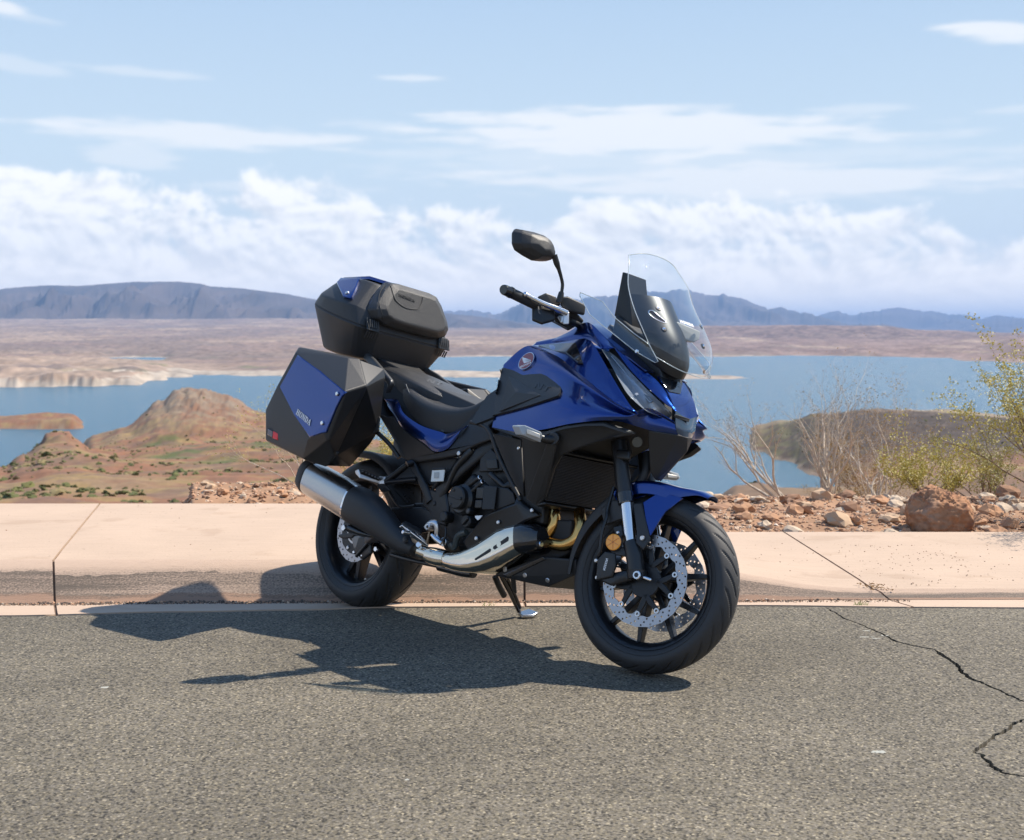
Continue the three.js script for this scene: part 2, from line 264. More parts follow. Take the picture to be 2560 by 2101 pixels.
const stoneCol = () => { const t = rnd(), l = rr(0.7, 1.5); return t < 0.55 ? [0.34 * l, 0.20 * l, 0.125 * l] : t < 0.85 ? [0.40 * l, 0.29 * l, 0.205 * l] : t < 0.95 ? [0.22 * l, 0.12 * l, 0.08 * l] : [0.42 * l, 0.36 * l, 0.3 * l]; };
const grit = pebbleGeo(1, 0.5)[0];
{
  const items = []; for (let i = 0; i < 17000; i++) { const x = rr(-4, 1.7), k = kOf(x); if (rnd() > 0.15 + k) continue; const s = rr(0.0012, 0.0036) * (rnd() < 0.06 ? 2.2 : 1), t = Math.abs(noise(x * 3, 1, 5)) * 0.4 + rr(0, 1) ** 2; const z = zBase(x) + 0.001 + 0.072 * t - 0.012 * (rnd() < 0.2 ? 1 : 0); const u = clamp((zEdge(x) - 0.008 - z) / (zEdge(x) - 0.01 - zBase(x)));
    items.push([x, mix(0.004, yBase(x) - 0.002, u ** 0.9) + s * 0.5, z, s, rnd() < 0.6 ? [0.10, 0.075, 0.06] : stoneCol()]); }
  stuff(scatter('gutter_grit', grit, stoneMat, items), 'brown grit washed along the foot of the kerb', 'grit');
  const lit = []; for (let i = 0; i < 260; i++) { let x, s01; if (i < 190) { x = 1.95 + rr(-0.55, 0.6) * rr(0.3, 1.3); s01 = rr(0.02, 0.75) } else { x = rr(-3, 2.6); s01 = rr(-0.0, 1); } const z = mix(zTop(x), zBack(x), clamp(s01)), s = rr(0.0012, 0.0042); lit.push([x, mix(yTop(x), yBack(x), clamp(s01)) + s * 0.25, z, s, rnd() < 0.6 ? [0.16, 0.075, 0.03] : [0.08, 0.05, 0.03], 0.5]); }
  for (let i = 0; i < 90; i++) { const z = rr(-5.56, -5.4), x = 1.6 + 0.13 * (z + 5.47) + rr(-1, 1) * 0.05; lit.push([x, 0.02, z, rr(0.002, 0.006), [0.2, 0.11, 0.04], 0.5]); }
  for (let i = 0; i < 500; i++) { const z = rr(-7.4, -5.68), j = rnd() < 0.6 ? 2 : 4, x = jointX[j](z) + rr(-0.012, 0.012); lit.push([x, mix(yTop(x), yBack(x), clamp((zTop(x) - z) / (zTop(x) - zBack(x)))) - 0.012, z, rr(0.002, 0.005), stoneCol(), 0.6]); }
  stuff(scatter('leaf_litter', grit, stoneMat, lit), 'brown crumbs of leaf litter scattered on the pavement', 'litter');
}
// ================================================================ LAND AND LAKE (lake level 40 m below the road)
const LAKE = -40;
function polar(cols, rings, px0, px1, D0, D1, heightOf, colorOf, warp) {          // a sheet of land ahead of the road: columns by bearing, rings by distance
  const pos = [], col = [], idx = [];
  for (let r = 0; r <= rings; r++) { const D = D0 * (D1 / D0) ** (r / rings);
    for (let c = 0; c <= cols; c++) { const px = mix(px0, px1, c / cols), x = (px - 1280) / FPX * D, z = -D; const y = heightOf(px, D, x, z); pos.push(x, y, z); col.push(0, 0, 0); } }
  const at = (r, c) => r * (cols + 1) + c;
  for (let r = 0; r < rings; r++) for (let c = 0; c < cols; c++) idx.push(at(r, c), at(r, c + 1), at(r + 1, c + 1), at(r, c), at(r + 1, c + 1), at(r + 1, c));
  const g = geo(pos, idx, null, col), n = g.attributes.normal, cc = g.attributes.color;
  for (let i = 0; i < n.count; i++) { const [a, b, d] = colorOf(pos[i * 3], pos[i * 3 + 1], pos[i * 3 + 2], n.getY(i)); cc.setXYZ(i, a, b, d); }
  return g;
}
function columns(list) {                                                              // list: [px, [[D, y], ...]] -> smooth height
  return (px, D) => { let i = 0; while (i < list.length - 2 && px > list[i + 1][0]) i++; const [pa, A] = list[i], [pb, B] = list[i + 1]; let t = clamp((px - pa) / (pb - pa)); t = t * t * (3 - 2 * t); return mix(tab1(A, D), tab1(B, D), t); };
}
function tab1(p, x) { if (x <= p[0][0]) return p[0][1]; for (let i = 1; i < p.length; i++) if (x <= p[i][0]) { const t = (x - p[i - 1][0]) / (p[i][0] - p[i - 1][0]); return mix(p[i - 1][1], p[i][1], mix(t, t * t * (3 - 2 * t), 0.5)); } return p[p.length - 1][1]; }
const landMat = new THREE.MeshStandardMaterial({ vertexColors: true, roughness: 1 });
// --- the near slope with its knolls and the two headlands
const nearL = [[7.2, -0.12], [7.6, -0.03], [9, -0.4], [12, -1.4], [20, -3.2], [40, -6.2], [70, -8.7]], nearM = [[6.8, -0.09], [7.3, 0.0], [7.9, 0.10], [8.6, 0.10], [9.4, 0.02], [11, -0.5], [14, -1.6], [20, -3.2], [40, -6.2], [70, -8.7]];
const nearR = [[6.8, -0.12], [7.1, -0.02], [7.7, 0.03], [8.6, 0.00], [9.6, -0.12], [11, -0.45], [13, -0.95], [20, -2.6], [40, -5.0], [60, -6.1]];
const nearH = columns([
  [-1500, [...nearL, [130, -13], [200, -18], [300, -30], [420, -43], [900, -50]]],
  [0, [...nearL, [90, -10.5], [130, -13.3], [170, -17], [230, -23.3], [300, -32], [400, -42.5], [520, -43.5], [560, -41], [572, -38.4], [612, -37.2], [650, -42.5], [900, -50]]],
  [55, [...nearL, [90, -10.4], [130, -12.8], [180, -16.4], [240, -21.6], [300, -30], [400, -42.5], [520, -43.5], [560, -41], [572, -37.4], [612, -36.2], [650, -42.5], [900, -50]]],
  [112, [...nearL, [90, -10.2], [130, -12.4], [180, -15.4], [235, -18.9], [262, -20.4], [300, -27], [400, -42], [520, -43.5], [560, -41], [572, -36.6], [612, -35.8], [650, -42.5], [900, -50]]],
  [172, [...nearL, [90, -10.2], [130, -12.4], [180, -15.2], [235, -18.6], [262, -20.2], [300, -26], [390, -39], [460, -42.5], [520, -43.5], [560, -41], [572, -36.4], [612, -36.2], [650, -42.5], [900, -50]]],
  [235, [...nearL, [90, -10.2], [130, -12.6], [180, -15.9], [240, -21], [300, -26.8], [380, -33], [460, -35.5], [540, -41], [600, -44], [900, -50]]],
  [305, [...nearL, [90, -10.2], [130, -12.8], [180, -16.8], [240, -22], [300, -26.6], [380, -31.5], [450, -31.5], [520, -38], [600, -43], [900, -50]]],
  [400, [...nearL, [90, -10.3], [130, -13], [180, -17], [240, -21.5], [300, -25.5], [380, -30.5], [440, -25.6], [480, -23.8], [540, -33], [600, -42], [900, -50]]],
  [440, [...nearL, [90, -10.3], [130, -13], [180, -17], [240, -21.3], [300, -25.4], [380, -30.3], [430, -25.8], [470, -20.6], [495, -20.4], [535, -30], [600, -42], [900, -50]]],
  [478, [...nearM, [90, -10.3], [130, -13], [180, -17], [240, -21.3], [300, -25.4], [380, -30.3], [430, -25.6], [470, -20.0], [495, -19.9], [535, -29], [600, -42], [900, -50]]],
  [560, [...nearM, [90, -10.3], [130, -13], [180, -16.8], [240, -21], [300, -25.3], [380, -30], [430, -27], [475, -21.9], [495, -21.8], [535, -31], [600, -42], [900, -50]]],
  [650, [...nearM, [90, -10.3], [130, -12.8], [180, -16.6], [240, -21], [300, -25.3], [380, -30], [430, -29.5], [480, -27.6], [540, -36], [600, -42], [900, -50]]],
  [745, [...nearM, [90, -10.2], [130, -12.6], [180, -16.2], [240, -20.8], [300, -25.4], [380, -29.6], [480, -35], [560, -41.5], [900, -50]]],
  [1000, [...nearM, [90, -10.2], [130, -12.4], [180, -16], [240, -20.8], [300, -26], [400, -33], [520, -41.5], [900, -50]]],
  [1350, [...nearM, [110, -14], [170, -25], [240, -37], [300, -43], [900, -50]]],
  [1700, [...nearR, [75, -9.5], [120, -20], [200, -37], [280, -44], [900, -50]]],
  [1780, [...nearR.slice(0, 9), [60, -6.9], [80, -9.3], [120, -20], [200, -37], [280, -44], [900, -50]]],
  [1850, [...nearR.slice(0, 9), [60, -6.1], [80, -8.8], [120, -20], [200, -37], [280, -44], [560, -44], [900, -50]]],
  [1900, [...nearR.slice(0, 9), [60, -6.0], [80, -8.6], [120, -20], [200, -37], [280, -44], [440, -42], [455, -40], [480, -38.2], [520, -37.1], [572, -38.6], [620, -42.5], [900, -50]]],
  [1955, [...nearR, [80, -10], [120, -20], [200, -37], [300, -43.5], [405, -42], [420, -40], [450, -37.4], [500, -34.4], [560, -35.8], [620, -42.5], [900, -50]]],
  [2055, [...nearR, [80, -10], [120, -20], [200, -36], [300, -43], [360, -41.5], [380, -39.5], [420, -36], [470, -31.6], [520, -30.4], [580, -36], [650, -42.5], [900, -50]]],
  [2170, [...nearR, [80, -10], [120, -18], [200, -31], [280, -36.5], [340, -37], [400, -34.5], [450, -31], [520, -29.2], [600, -36], [680, -43], [900, -50]]],
  [2350, [...nearR, [80, -10], [120, -17], [200, -29], [280, -35], [320, -35.5], [400, -33], [470, -30], [540, -30.4], [620, -36], [700, -43], [900, -50]]],
  [2560, [...nearR, [80, -10], [120, -16], [200, -27], [300, -34], [400, -33], [500, -32.2], [560, -34], [640, -40], [720, -44], [900, -50]]],
  [4000, [...nearR, [80, -10], [120, -19], [200, -30], [300, -34], [400, -33], [500, -32.2], [560, -34], [640, -40], [720, -44], [900, -50]]],
]);
function nearY(px, D, x, z) {
  const h0 = nearH(px + 7 * noise(D * 0.05, px * 0.02, 1) * sstep(30, 120, D), D);
  const rough = sstep(25, 120, D), up = sstep(-41, -36, h0);
  const knoll = Math.exp(-(((px - 140) / 60) ** 2) - (((D - 250) / 40) ** 2)), hill = Math.exp(-(((px - 480) / 130) ** 2) - (((D - 470) / 60) ** 2)), cape = Math.exp(-(((px - 2200) / 330) ** 2) - (((D - 450) / 90) ** 2));
  let y = h0 + rough * (0.55 * fbm(x * 0.05, z * 0.05, 1, 4) + 0.22 * fbm(x * 0.25, z * 0.25, 5, 3)) * (0.5 + up) + sstep(9, 20, D) * (1 - rough) * 0.1 * fbm(x, z, 2, 3);
  y += (knoll * 0.9 + hill * 1.1 + cape * 1.5) * (ridge(x * 0.07, z * 0.07, 3, 4) - 0.25) + hill * 1.1 * fbm(x * 0.4, z * 0.5, 7, 3);
  { const q = Math.abs((px - 140 + 8 * noise(D * 0.2, 1, 1)) / 31) ** 3 + Math.abs((D - 248) / 17) ** 3; y += 1.25 * sstep(2.2, 0.75, q + 0.25 * fbm(x * 0.3, z * 0.3, 8, 3)); }
  y += (hill * 2.4 + cape * 1.4 + knoll * 0.5) * (ridge(x * 0.3, z * 0.22, 13, 3) - 0.3);
  // small mounds on the meadow
  for (const [mx, md, mh, mr] of [[428, 330, 3.4, 9], [700, 300, 1.6, 11], [560, 240, 1.3, 14], [330, 260, 1.2, 12], [640, 190, 0.8, 10], [240, 150, 0.9, 9]]) { const dx = (px - mx) / FPX * D, dd = D - md, q = (dx * dx + dd * dd * 0.5) / (mr * mr); if (q < 4) y += mh * Math.exp(-q * 1.6) * (1 + 0.35 * fbm(x * 0.25, z * 0.25, 3, 3)); }
  if (D < 26) { const k = sstep(7.3, 7.9, D) * sstep(13, 9, D) * sstep(380, 520, px); y += k * (0.035 * fbm(x * 2.2, z * 2.2, 4, 4) + 0.012 * noise(x * 14, z * 14, 3)); }
  return y;
}
const soil = [0.217, 0.099, 0.051], tan = [0.232, 0.150, 0.081], dry = [0.236, 0.158, 0.060], pale = [0.203, 0.154, 0.112], green = [0.083, 0.094, 0.026], rock = [0.150, 0.086, 0.056], dusk = [0.075, 0.051, 0.039];
function nearColor(x, y, z, ny) {
  const D = -z, px = 1280 + x / D * FPX, n1 = fbm(x * 0.035, z * 0.035, 11, 5), n2 = fbm(x * 0.16, z * 0.16, 21, 4), n3 = noise(x * 0.9, z * 0.9, 3), n4 = noise(x * 3.1, z * 3.1, 9);
  if (D < 25) { const l = 0.85 + 0.3 * n4 + 0.2 * noise(x * 9, z * 9, 1); return [0.35 * l, 0.20 * l, 0.115 * l]; }
  let c = mix3(soil, tan, sstep(-0.15, 0.4, n1 + 0.5 * n2));
  c = mix3(c, dry, 0.75 * sstep(0.0, 0.35, n2 + 0.3 * n1));
  const meadow = sstep(120, 190, D) * sstep(430, 330, D) * sstep(250, 420, px) * sstep(1300, 1000, px);
  c = mix3(c, green, clamp(meadow * sstep(-0.02, 0.3, fbm(x * 0.06, z * 0.03, 31, 4)) + 0.4 * sstep(0.35, 0.55, n2)));
  c = mix3(c, rock, 0.8 * sstep(0.12, 0.4, fbm(x * 0.11, y * 0.5, z * 0.11, 4)));
  const hill = Math.exp(-(((px - 480) / 150) ** 2) - (((D - 480) / 60) ** 2)); c = mix3(c, pale, clamp(hill * 1.4 * sstep(-31, -25, y) * (0.7 + n2)));
  const cape = sstep(330, 400, D) * sstep(1780, 1980, px); if (cape > 0) { const shadedStrata = mix3([0.046, 0.032, 0.026], [0.105, 0.074, 0.056], sstep(0.1, 0.6, fbm(x * 0.12, y * 0.9, z * 0.12, 4))); const topc = mix3([0.247, 0.188, 0.135], [0.180, 0.150, 0.068], sstep(0, 0.4, n1)); let cc = mix3(shadedStrata, topc, sstep(505, 540, D + 22 * n2)); cc = mix3(cc, [0.098, 0.101, 0.034], 0.6 * sstep(2120, 1900, px) * sstep(0.0, 0.3, n2 + 0.2)); c = mix3(c, cc, cape); }  // cape slope: cloud shadow painted into the dark banded rock colour
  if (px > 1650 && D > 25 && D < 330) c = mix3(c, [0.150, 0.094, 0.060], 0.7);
  const l = 0.86 * (1 + 0.20 * n3 + 0.18 * n4 + 0.16 * n2); if (y < LAKE + 0.5 + 0.4 * n2) c = mix3(c, pale, 0.6);
  return c.map((v) => v * l);
}
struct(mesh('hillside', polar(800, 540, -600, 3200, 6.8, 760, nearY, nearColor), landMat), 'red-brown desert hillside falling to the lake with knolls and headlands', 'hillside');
// --- far side: eroded pale shore, the spits, the plain that climbs to the mountains
const plainL = [[3200, -24], [5000, 2], [7500, 62], [10500, 150], [12000, 150]], plainM = [[3200, -28], [5000, -8], [7500, 30], [10500, 70], [12000, 80]], plainR = [[3100, -33], [4200, -20], [5200, -2], [5900, 40], [6300, 54], [7500, 50], [10500, 55], [12000, 60]], plainRR = [[2600, -36], [3200, -30], [4400, -8], [5200, 2], [7500, 20], [12000, 30]];
const farH = columns([
  [-1400, [[900, -47], [990, -42], [1020, -33], [1300, -28], [2000, -30], ...plainL]],
  [0, [[900, -47], [1034, -41.5], [1058, -34], [1200, -30], [1500, -29], [1900, -31], [2300, -34], ...plainL]],
  [200, [[900, -47], [1058, -41.5], [1082, -34.5], [1250, -32], [1500, -31], [1900, -33], [2300, -36], ...plainL]],
  [310, [[900, -47], [1080, -41.5], [1105, -35], [1300, -33], [1600, -33], [2000, -36], [2280, -39], [2350, -42], [2560, -42], [2640, -38], ...plainL]],
  [400, [[900, -47], [1190, -42], [1220, -36.5], [1400, -35], [1800, -36], [2250, -39], [2320, -42], [2560, -42], [2640, -38], ...plainL]],
  [440, [[900, -47], [1270, -42], [1310, -37.5], [1500, -37], [2000, -37], [2500, -36], ...plainL]],
  [500, [[900, -47], [1370, -42], [1400, -39], [1700, -37.5], [2200, -37], ...plainL]],
  [620, [[900, -47], [1330, -42], [1360, -39], [1600, -37], [2200, -36], ...plainL]],
  [800, [[900, -47], [1300, -42], [1340, -39], [1600, -37], [2200, -36], ...plainL]],
  [1080, [[900, -47], [1285, -42], [1320, -38.8], [1450, -37.5], [1530, -42], [2560, -43], [2640, -40], [2800, -36], ...plainM]],
  [1280, [[900, -47], [1285, -42], [1320, -38.8], [1450, -37.8], [1530, -42], [2640, -43], [2750, -39], [2850, -36], ...plainM]],
  [1700, [[900, -47], [1230, -42], [1255, -38.8], [1330, -37.5], [1400, -42], [2600, -43], [2720, -39], [2850, -36], ...plainR]],
  [1820, [[900, -47], [1238, -42], [1255, -39.2], [1300, -38.6], [1360, -42], [2600, -43], [2700, -39.4], [2900, -37], ...plainR]],
  [1915, [[900, -47], [1240, -42.5], [1262, -40.4], [1290, -42], [2700, -43], [2850, -39.5], [2950, -36], ...plainR]],
  [1990, [[900, -47], [2780, -43], [2880, -39.2], [3000, -35], ...plainR.slice(1)]],
  [2070, [[900, -47], [2190, -42.2], [2215, -39.8], [2240, -42.2], [2750, -43], [2850, -39.3], [2980, -35], ...plainR.slice(1)]],
  [2125, [[900, -47], [2200, -42.2], [2222, -39.9], [2245, -42.2], [2700, -43], [2800, -39.3], [2950, -35], ...plainR.slice(1)]],
  [2180, [[900, -47], [2650, -43], [2740, -39.2], [2900, -35], ...plainR.slice(1)]],
  [2330, [[900, -47], [2500, -43], [2580, -39.2], [2700, -36], [3200, -30], [4300, -18], [5200, 0], [6000, 24], [7500, 36], [12000, 45]]],
  [2450, [[900, -47], [2130, -43], [2210, -39.2], [2350, -35], ...plainRR]],
  [2560, [[900, -47], [1980, -43], [2080, -39.2], [2250, -32], [2700, -22], [3000, -6], [3300, -6], [4400, -6], [7500, 20], [12000, 30]]],
  [4200, [[900, -47], [1800, -43], [1950, -38], [2300, -28], [3000, -10], [4400, -4], [7500, 25], [12000, 40]]],
]);
function farY(px, D, x, z) { const h0 = farH(px + 22 * fbm(D * 0.004, px * 0.01, 1, 3), D * (1 + 0.018 * fbm(px * 0.02, D * 0.002, 7, 4))), land = sstep(-41, -38.5, h0); return h0 + land * (2.0 * fbm(x * 0.008, z * 0.005, 3, 5) + 9 * sstep(-40, -33, h0) * (ridge(x * 0.013, z * 0.007, 5, 4) - 0.3) + 3.2 * sstep(-37, -20, h0) * ridge(x * 0.004, z * 0.004, 5, 4) + 0.6 * fbm(x * 0.03, z * 0.03, 9, 3)) + sstep(3500, 9000, D) * 16 * fbm(x * 0.0012, z * 0.0009, 2, 4); }
function farColor(x, y, z, ny) {
  const D = -z, n1 = fbm(x * 0.004, z * 0.0016, 41, 5), n2 = fbm(x * 0.016, z * 0.006, 51, 4), n3 = noise(x * 0.05, z * 0.03, 3), n4 = noise(x * 0.16, z * 0.07, 8), px = 1280 + x / D * FPX;
  let c = mix3([0.259, 0.191, 0.146], [0.184, 0.128, 0.098], sstep(-0.2, 0.3, n1)); c = mix3(c, [0.112, 0.086, 0.079], 0.85 * sstep(0.12, 0.45, n2 + 0.4 * n1));
  c = mix3(c, [0.128, 0.135, 0.053], 0.6 * sstep(0.25, 0.5, n2 - 0.5 * n1) * sstep(LAKE + 12, LAKE + 4, y));
  c = mix3(c, [0.120, 0.090, 0.083], 0.7 * sstep(0.0, 0.4, fbm(x * 0.0012, z * 0.0005, 71, 4)));
  if (D < 1500 && y < LAKE + 6 + 3 * n2 + 2 * n3) c = [0.315, 0.266, 0.217]; else if (y < LAKE + 1.6 + n3) c = [0.270, 0.225, 0.184];   // bleached band of the old high-water mark
  c = mix3(c, mix3([0.128, 0.081, 0.074], [0.203, 0.139, 0.120], sstep(-0.2, 0.35, n1 + 0.5 * n2)), 0.85 * sstep(-200, 900, x) * sstep(-0.3, 0.2, n1 + 0.25));
  c = mix3(c, mix3([0.225, 0.158, 0.131], [0.143, 0.101, 0.090], sstep(0.0, 0.4, n2)), 0.7 * sstep(200, -900, x) * sstep(0.0, 0.3, n1));
  c = mix3(c, mix3([0.086, 0.056, 0.053], [0.150, 0.101, 0.086], sstep(-0.2, 0.3, n3 + n2)), 0.8 * sstep(4700, 5100, D + 500 * n1) * sstep(6300, 5900, D + 400 * n2) * sstep(300, 900, x));   // dark basalt scarp
  const l = 1 + 0.4 * n3 + 0.4 * n4 + 0.25 * n2; return c.map((v) => v * l);
}
struct(mesh('far_shore', polar(700, 400, -800, 3400, 950, 12500, farY, farColor), landMat), 'pale eroded desert shore and plain across the lake', 'shore');
// --- mountains
function mountains(name, label, prof, D1, D0, base, amp, freq) {                          // prof: [px, py of the skyline]
  const h = (px) => { let i = 0; while (i < prof.length - 2 && px > prof[i + 1][0]) i++; const t = clamp((px - prof[i][0]) / (prof[i + 1][0] - prof[i][0])); return CAM.y + D1 * (844 - mix(prof[i][1], prof[i + 1][1], t) + (name === 'mesa' ? 0.8 : 5) * (noise(px * 0.07, 3, 1) + 0.6 * noise(px * 0.19, 9, 1) + 0.35 * noise(px * 0.45, 5, 1))) / FPX; };
  const rows = 46, px0 = prof[0][0], px1 = prof[prof.length - 1][0], cols = Math.round((px1 - px0) / 3.2);
  const pos = [], idx = [], cc = [];
  for (let r = 0; r <= rows; r++) for (let c = 0; c <= cols; c++) { const px = mix(px0, px1, c / cols), t = r / rows * 1.25, D = mix(D0, D1, t), x = (px - 1280) / FPX * D, b = base(px); const top = h(px + 0) - b;
    const rise = t < 1 ? mix(t ** 1.5, sstep(0.0, 1.0, t), 0.5) : 1 - (t - 1) * 1.8; const rg = ridge(x * freq, t * 1.1, px * 0.004, 5);
    const cap = CAM.y + (top + b - CAM.y) * D / D1 - (t > 1 || t > 0.985 ? 0 : 4);
    pos.push(x, Math.min(t > 0.985 ? 1e9 : cap, b + top * rise + amp * (rg - 0.62) * Math.sin(Math.PI * clamp(t)) * clamp(t * 2) * (1 - 0.85 * clamp(t) ** 2) * (top / 400 + 0.15) + (t > 0.98 && t < 1.02 ? amp * 0.03 * noise(px * 0.5, 3, 1) : 0)), -D); cc.push(0, 0, 0); }
  const at = (r, c) => r * (cols + 1) + c; for (let r = 0; r < rows; r++) for (let c = 0; c < cols; c++) idx.push(at(r, c), at(r, c + 1), at(r + 1, c + 1), at(r, c), at(r + 1, c + 1), at(r + 1, c));
  const g = geo(pos, idx, null, cc), n = g.attributes.normal, ca = g.attributes.color;
  for (let i = 0; i < n.count; i++) { const x = pos[i * 3], y = pos[i * 3 + 1], z = pos[i * 3 + 2], q = clamp(0.5 + 0.9 * fbm(x * freq * 2, y * 0.006, z * 0.0006, 4)); const k = mix3([0.095, 0.072, 0.064], [0.038, 0.032, 0.032], q); ca.setXYZ(i, ...k); }
  return struct(mesh(name, g, landMat), label, 'mountains');
}
mountains('mesa', 'long flat-topped dark mesa beyond the left shore', [[-1100, 760], [-500, 740], [-200, 726], [0, 723], [73, 716], [134, 713], [203, 715], [280, 709], [346, 704], [447, 704], [504, 709], [529, 716], [610, 721], [724, 736], [781, 747], [900, 766], [1000, 775], [1090, 781], [1180, 789], [1300, 806], [1420, 825]], 13800, 10000, (px) => 110 - 60 * sstep(600, 1300, px), 520, 0.0012);
mountains('mountain_range', 'jagged blue mountain range behind the windscreen', [[1080, 800], [1180, 790], [1240, 786], [1263, 778], [1290, 764], [1302, 757], [1325, 754], [1370, 748], [1420, 752], [1480, 742], [1550, 738], [1610, 727], [1660, 731], [1700, 722], [1728, 728], [1755, 734], [1781, 739], [1806, 735], [1830, 742], [1854, 746], [1879, 757], [1920, 773], [1938, 769], [1952, 767], [1968, 776], [1985, 776], [1998, 783], [2017, 781], [2046, 791], [2107, 807], [2147, 819], [2260, 832]], 21000, 15500, () => 60, 560, 0.0006);
mountains('foothill_ridge', 'low dark blue ridge in front of the pale ranges', [[1900, 826], [2040, 818], [2120, 812], [2208, 811], [2250, 818], [2310, 836], [2432, 850], [2560, 853], [3000, 856]], 14500, 12800, () => 28, 60, 0.0012);
mountains('mountain_range', 'pale hazy mountain range farthest away beyond the lake', [[1960, 812], [2046, 789], [2074, 779], [2092, 778], [2131, 789], [2160, 781], [2190, 777], [2220, 771], [2245, 768], [2275, 774], [2310, 779], [2334, 777], [2367, 787], [2408, 786], [2452, 797], [2485, 789], [2513, 790], [2560, 797], [2700, 780], [2900, 790], [3300, 800]], 27000, 22500, () => 80, 470, 0.0004);
mountains('mountain_range', 'blue shoulder of mountains at the right end of the far shore', [[2330, 840], [2400, 820], [2440, 806], [2480, 804], [2540, 800], [2620, 806], [2800, 790], [3300, 800]], 24000, 21500, () => 40, 420, 0.0005);
mountains('mountain_range', 'pale hazy mountains behind the mesa end', [[-1200, 790], [-100, 760], [120, 738], [300, 726], [520, 722], [650, 734], [800, 760], [960, 772], [1040, 770], [1110, 778], [1190, 776], [1260, 790], [1350, 800]], 24000, 20000, () => 60, 300, 0.0004);
// --- lake
const rip = dataTex(1024, 1024, (i, j, o) => { const u = i / 1024 * Math.PI * 2, v = j / 1024 * Math.PI * 2; let s = 0; const W = [[3, 17, 1.1], [-5, 23, 2.3], [9, 31, 0.4], [-14, 47, 5], [21, 59, 3], [-8, 37, 1.9], [31, 71, 4], [-27, 83, 2], [2, 11, 0.2], [40, 90, 1], [-45, 61, 2.7]]; for (const [a, b, p] of W) s += Math.sin(a * u + b * v + p + 1.4 * Math.sin(3 * u + p) + 0.9 * Math.sin(2 * v - p)); o[0] = o[1] = o[2] = 0.5 + s / 16; });
{
  const g = new THREE.PlaneGeometry(9000, 4000); g.rotateX(-Math.PI / 2); g.translate(0, LAKE, -2100); const p = g.attributes.position, uv = g.attributes.uv; for (let i = 0; i < p.count; i++) uv.setXY(i, p.getX(i) / 34, p.getZ(i) / 34);
  struct(mesh('lake', g, phys([0.042, 0.138, 0.215], 0.2, 0, { ior: 1.33, bumpMap: rip, bumpScale: 0.7 })), 'calm blue desert lake', 'lake');
  const f = new THREE.PlaneGeometry(160000, 100000); f.rotateX(-Math.PI / 2); f.translate(0, -52, -30000); struct(mesh('desert_floor', f, std([0.3, 0.22, 0.17], 1)), 'desert floor reaching to the horizon', 'ground');
}
scene.fog = new THREE.FogExp2(new THREE.Color().setRGB(0.37, 0.59, 1.0), 0.000042);
// ================================================================ ROCKS AND PLANTS ON THE VERGE
const vergeY = (x, z) => { const D = -z; return nearY(1280 + x / D * FPX, D, x, z); };
// --- loose stones on the bank: the larger ones each a thing, the rest gravel
{
  const shapes = pebbleGeo(9, 0.62, 1), items = [];
  const dens = (px) => px < 424 ? 0 : px < 800 ? 0.6 : 1;
  // gravel
  for (let i = 0; i < 15000; i++) { const px = rr(400, 2900), D = 6.95 + 2.9 * rnd() ** 1.25, x = (px - 1280) / FPX * D, z = -D; if (z > zBack(x) - 0.012 || rnd() > dens(px)) continue; const s = rr(0.004, 0.013); items.push([x, vergeY(x, z) + s * 0.2, z, s, stoneCol(), rr(0.6, 1)]); }
  stuff(scatter('gravel', shapes[0], stoneMat, items.filter((_, i) => i % 2)), 'brown gravel covering the verge behind the pavement', 'gravel'); stuff(scatter('gravel', shapes[3], stoneMat, items.filter((_, i) => !(i % 2))), 'angular brown gravel mixed over the verge', 'gravel');
  const mats = [[0.38, 0.21, 0.12], [0.45, 0.31, 0.20], [0.27, 0.15, 0.09], [0.48, 0.375, 0.275], [0.41, 0.225, 0.125]].map((c) => std(c, 0.95));
  const stones = [];
  for (let i = 0; i < 400 && stones.length < 262; i++) { const right = rnd() < 0.8, px = right ? rr(1740, 2640) : rr(430, 800), D = right ? 7.05 + 1.7 * rnd() : 7.62 + 1.0 * rnd(), x = (px - 1280) / FPX * D, z = -D; if (z > zBack(x) - 0.03) continue; const size = (right ? 0.014 + 0.05 * rnd() ** 2.4 : 0.012 + 0.028 * rnd() ** 2); stones.push([x, z, size]); }
  for (const [px, py, size] of [[2055, 1245, 0.07], [1760, 1236, 0.05], [2110, 1240, 0.075], [1990, 1260, 0.055], [2480, 1290, 0.07], [2520, 1235, 0.09], [2280, 1290, 0.06], [1850, 1258, 0.05], [1900, 1262, 0.045], [2200, 1262, 0.05], [2540, 1262, 0.06], [2330, 1330, 0.045], [2390, 1328, 0.04], [2230, 1322, 0.04], [2150, 1300, 0.045], [2470, 1250, 0.05], [520, 1243, 0.045], [470, 1252, 0.035], [600, 1232, 0.03], [680, 1240, 0.032]]) { const y = 0.02, p = onLevel(px, py, y); if (p.z < zBack(p.x) - 0.02) stones.push([p.x, p.z, size]); }
  stones.forEach(([x, z, size], i) => { const ci = Math.floor(rnd() * 5), m = mesh('stone', shapes[i % 9], mats[ci]); m.scale.set(size * rr(0.8, 1.2), size * rr(0.6, 1), size * rr(0.8, 1.2)); m.rotation.set(rr(-0.4, 0.4), rr(0, 6.3), rr(-0.4, 0.4)); m.position.set(x, vergeY(x, z) + size * 0.28, z); const where = x < 0 ? 'on the bank behind the rear wheel' : Math.hypot(x - 2.45, z + 7.2) < 0.42 ? 'around the boulder' : z < -7.75 ? 'along the brow of the bank below the bushes' : x > 2.3 ? 'past the boulder on the gravel' : 'on the gravel between the front wheel and the boulder'; const L = (size > 0.045 ? 'large ' : size > 0.026 ? 'fist-sized ' : 'small ') + ['red-brown', 'tan', 'dark brown', 'pale beige', 'rusty'][ci] + ' stone lying ' + where; tag(m, L, 'stone', L.replace(' stone ', ' stones ')); });
}
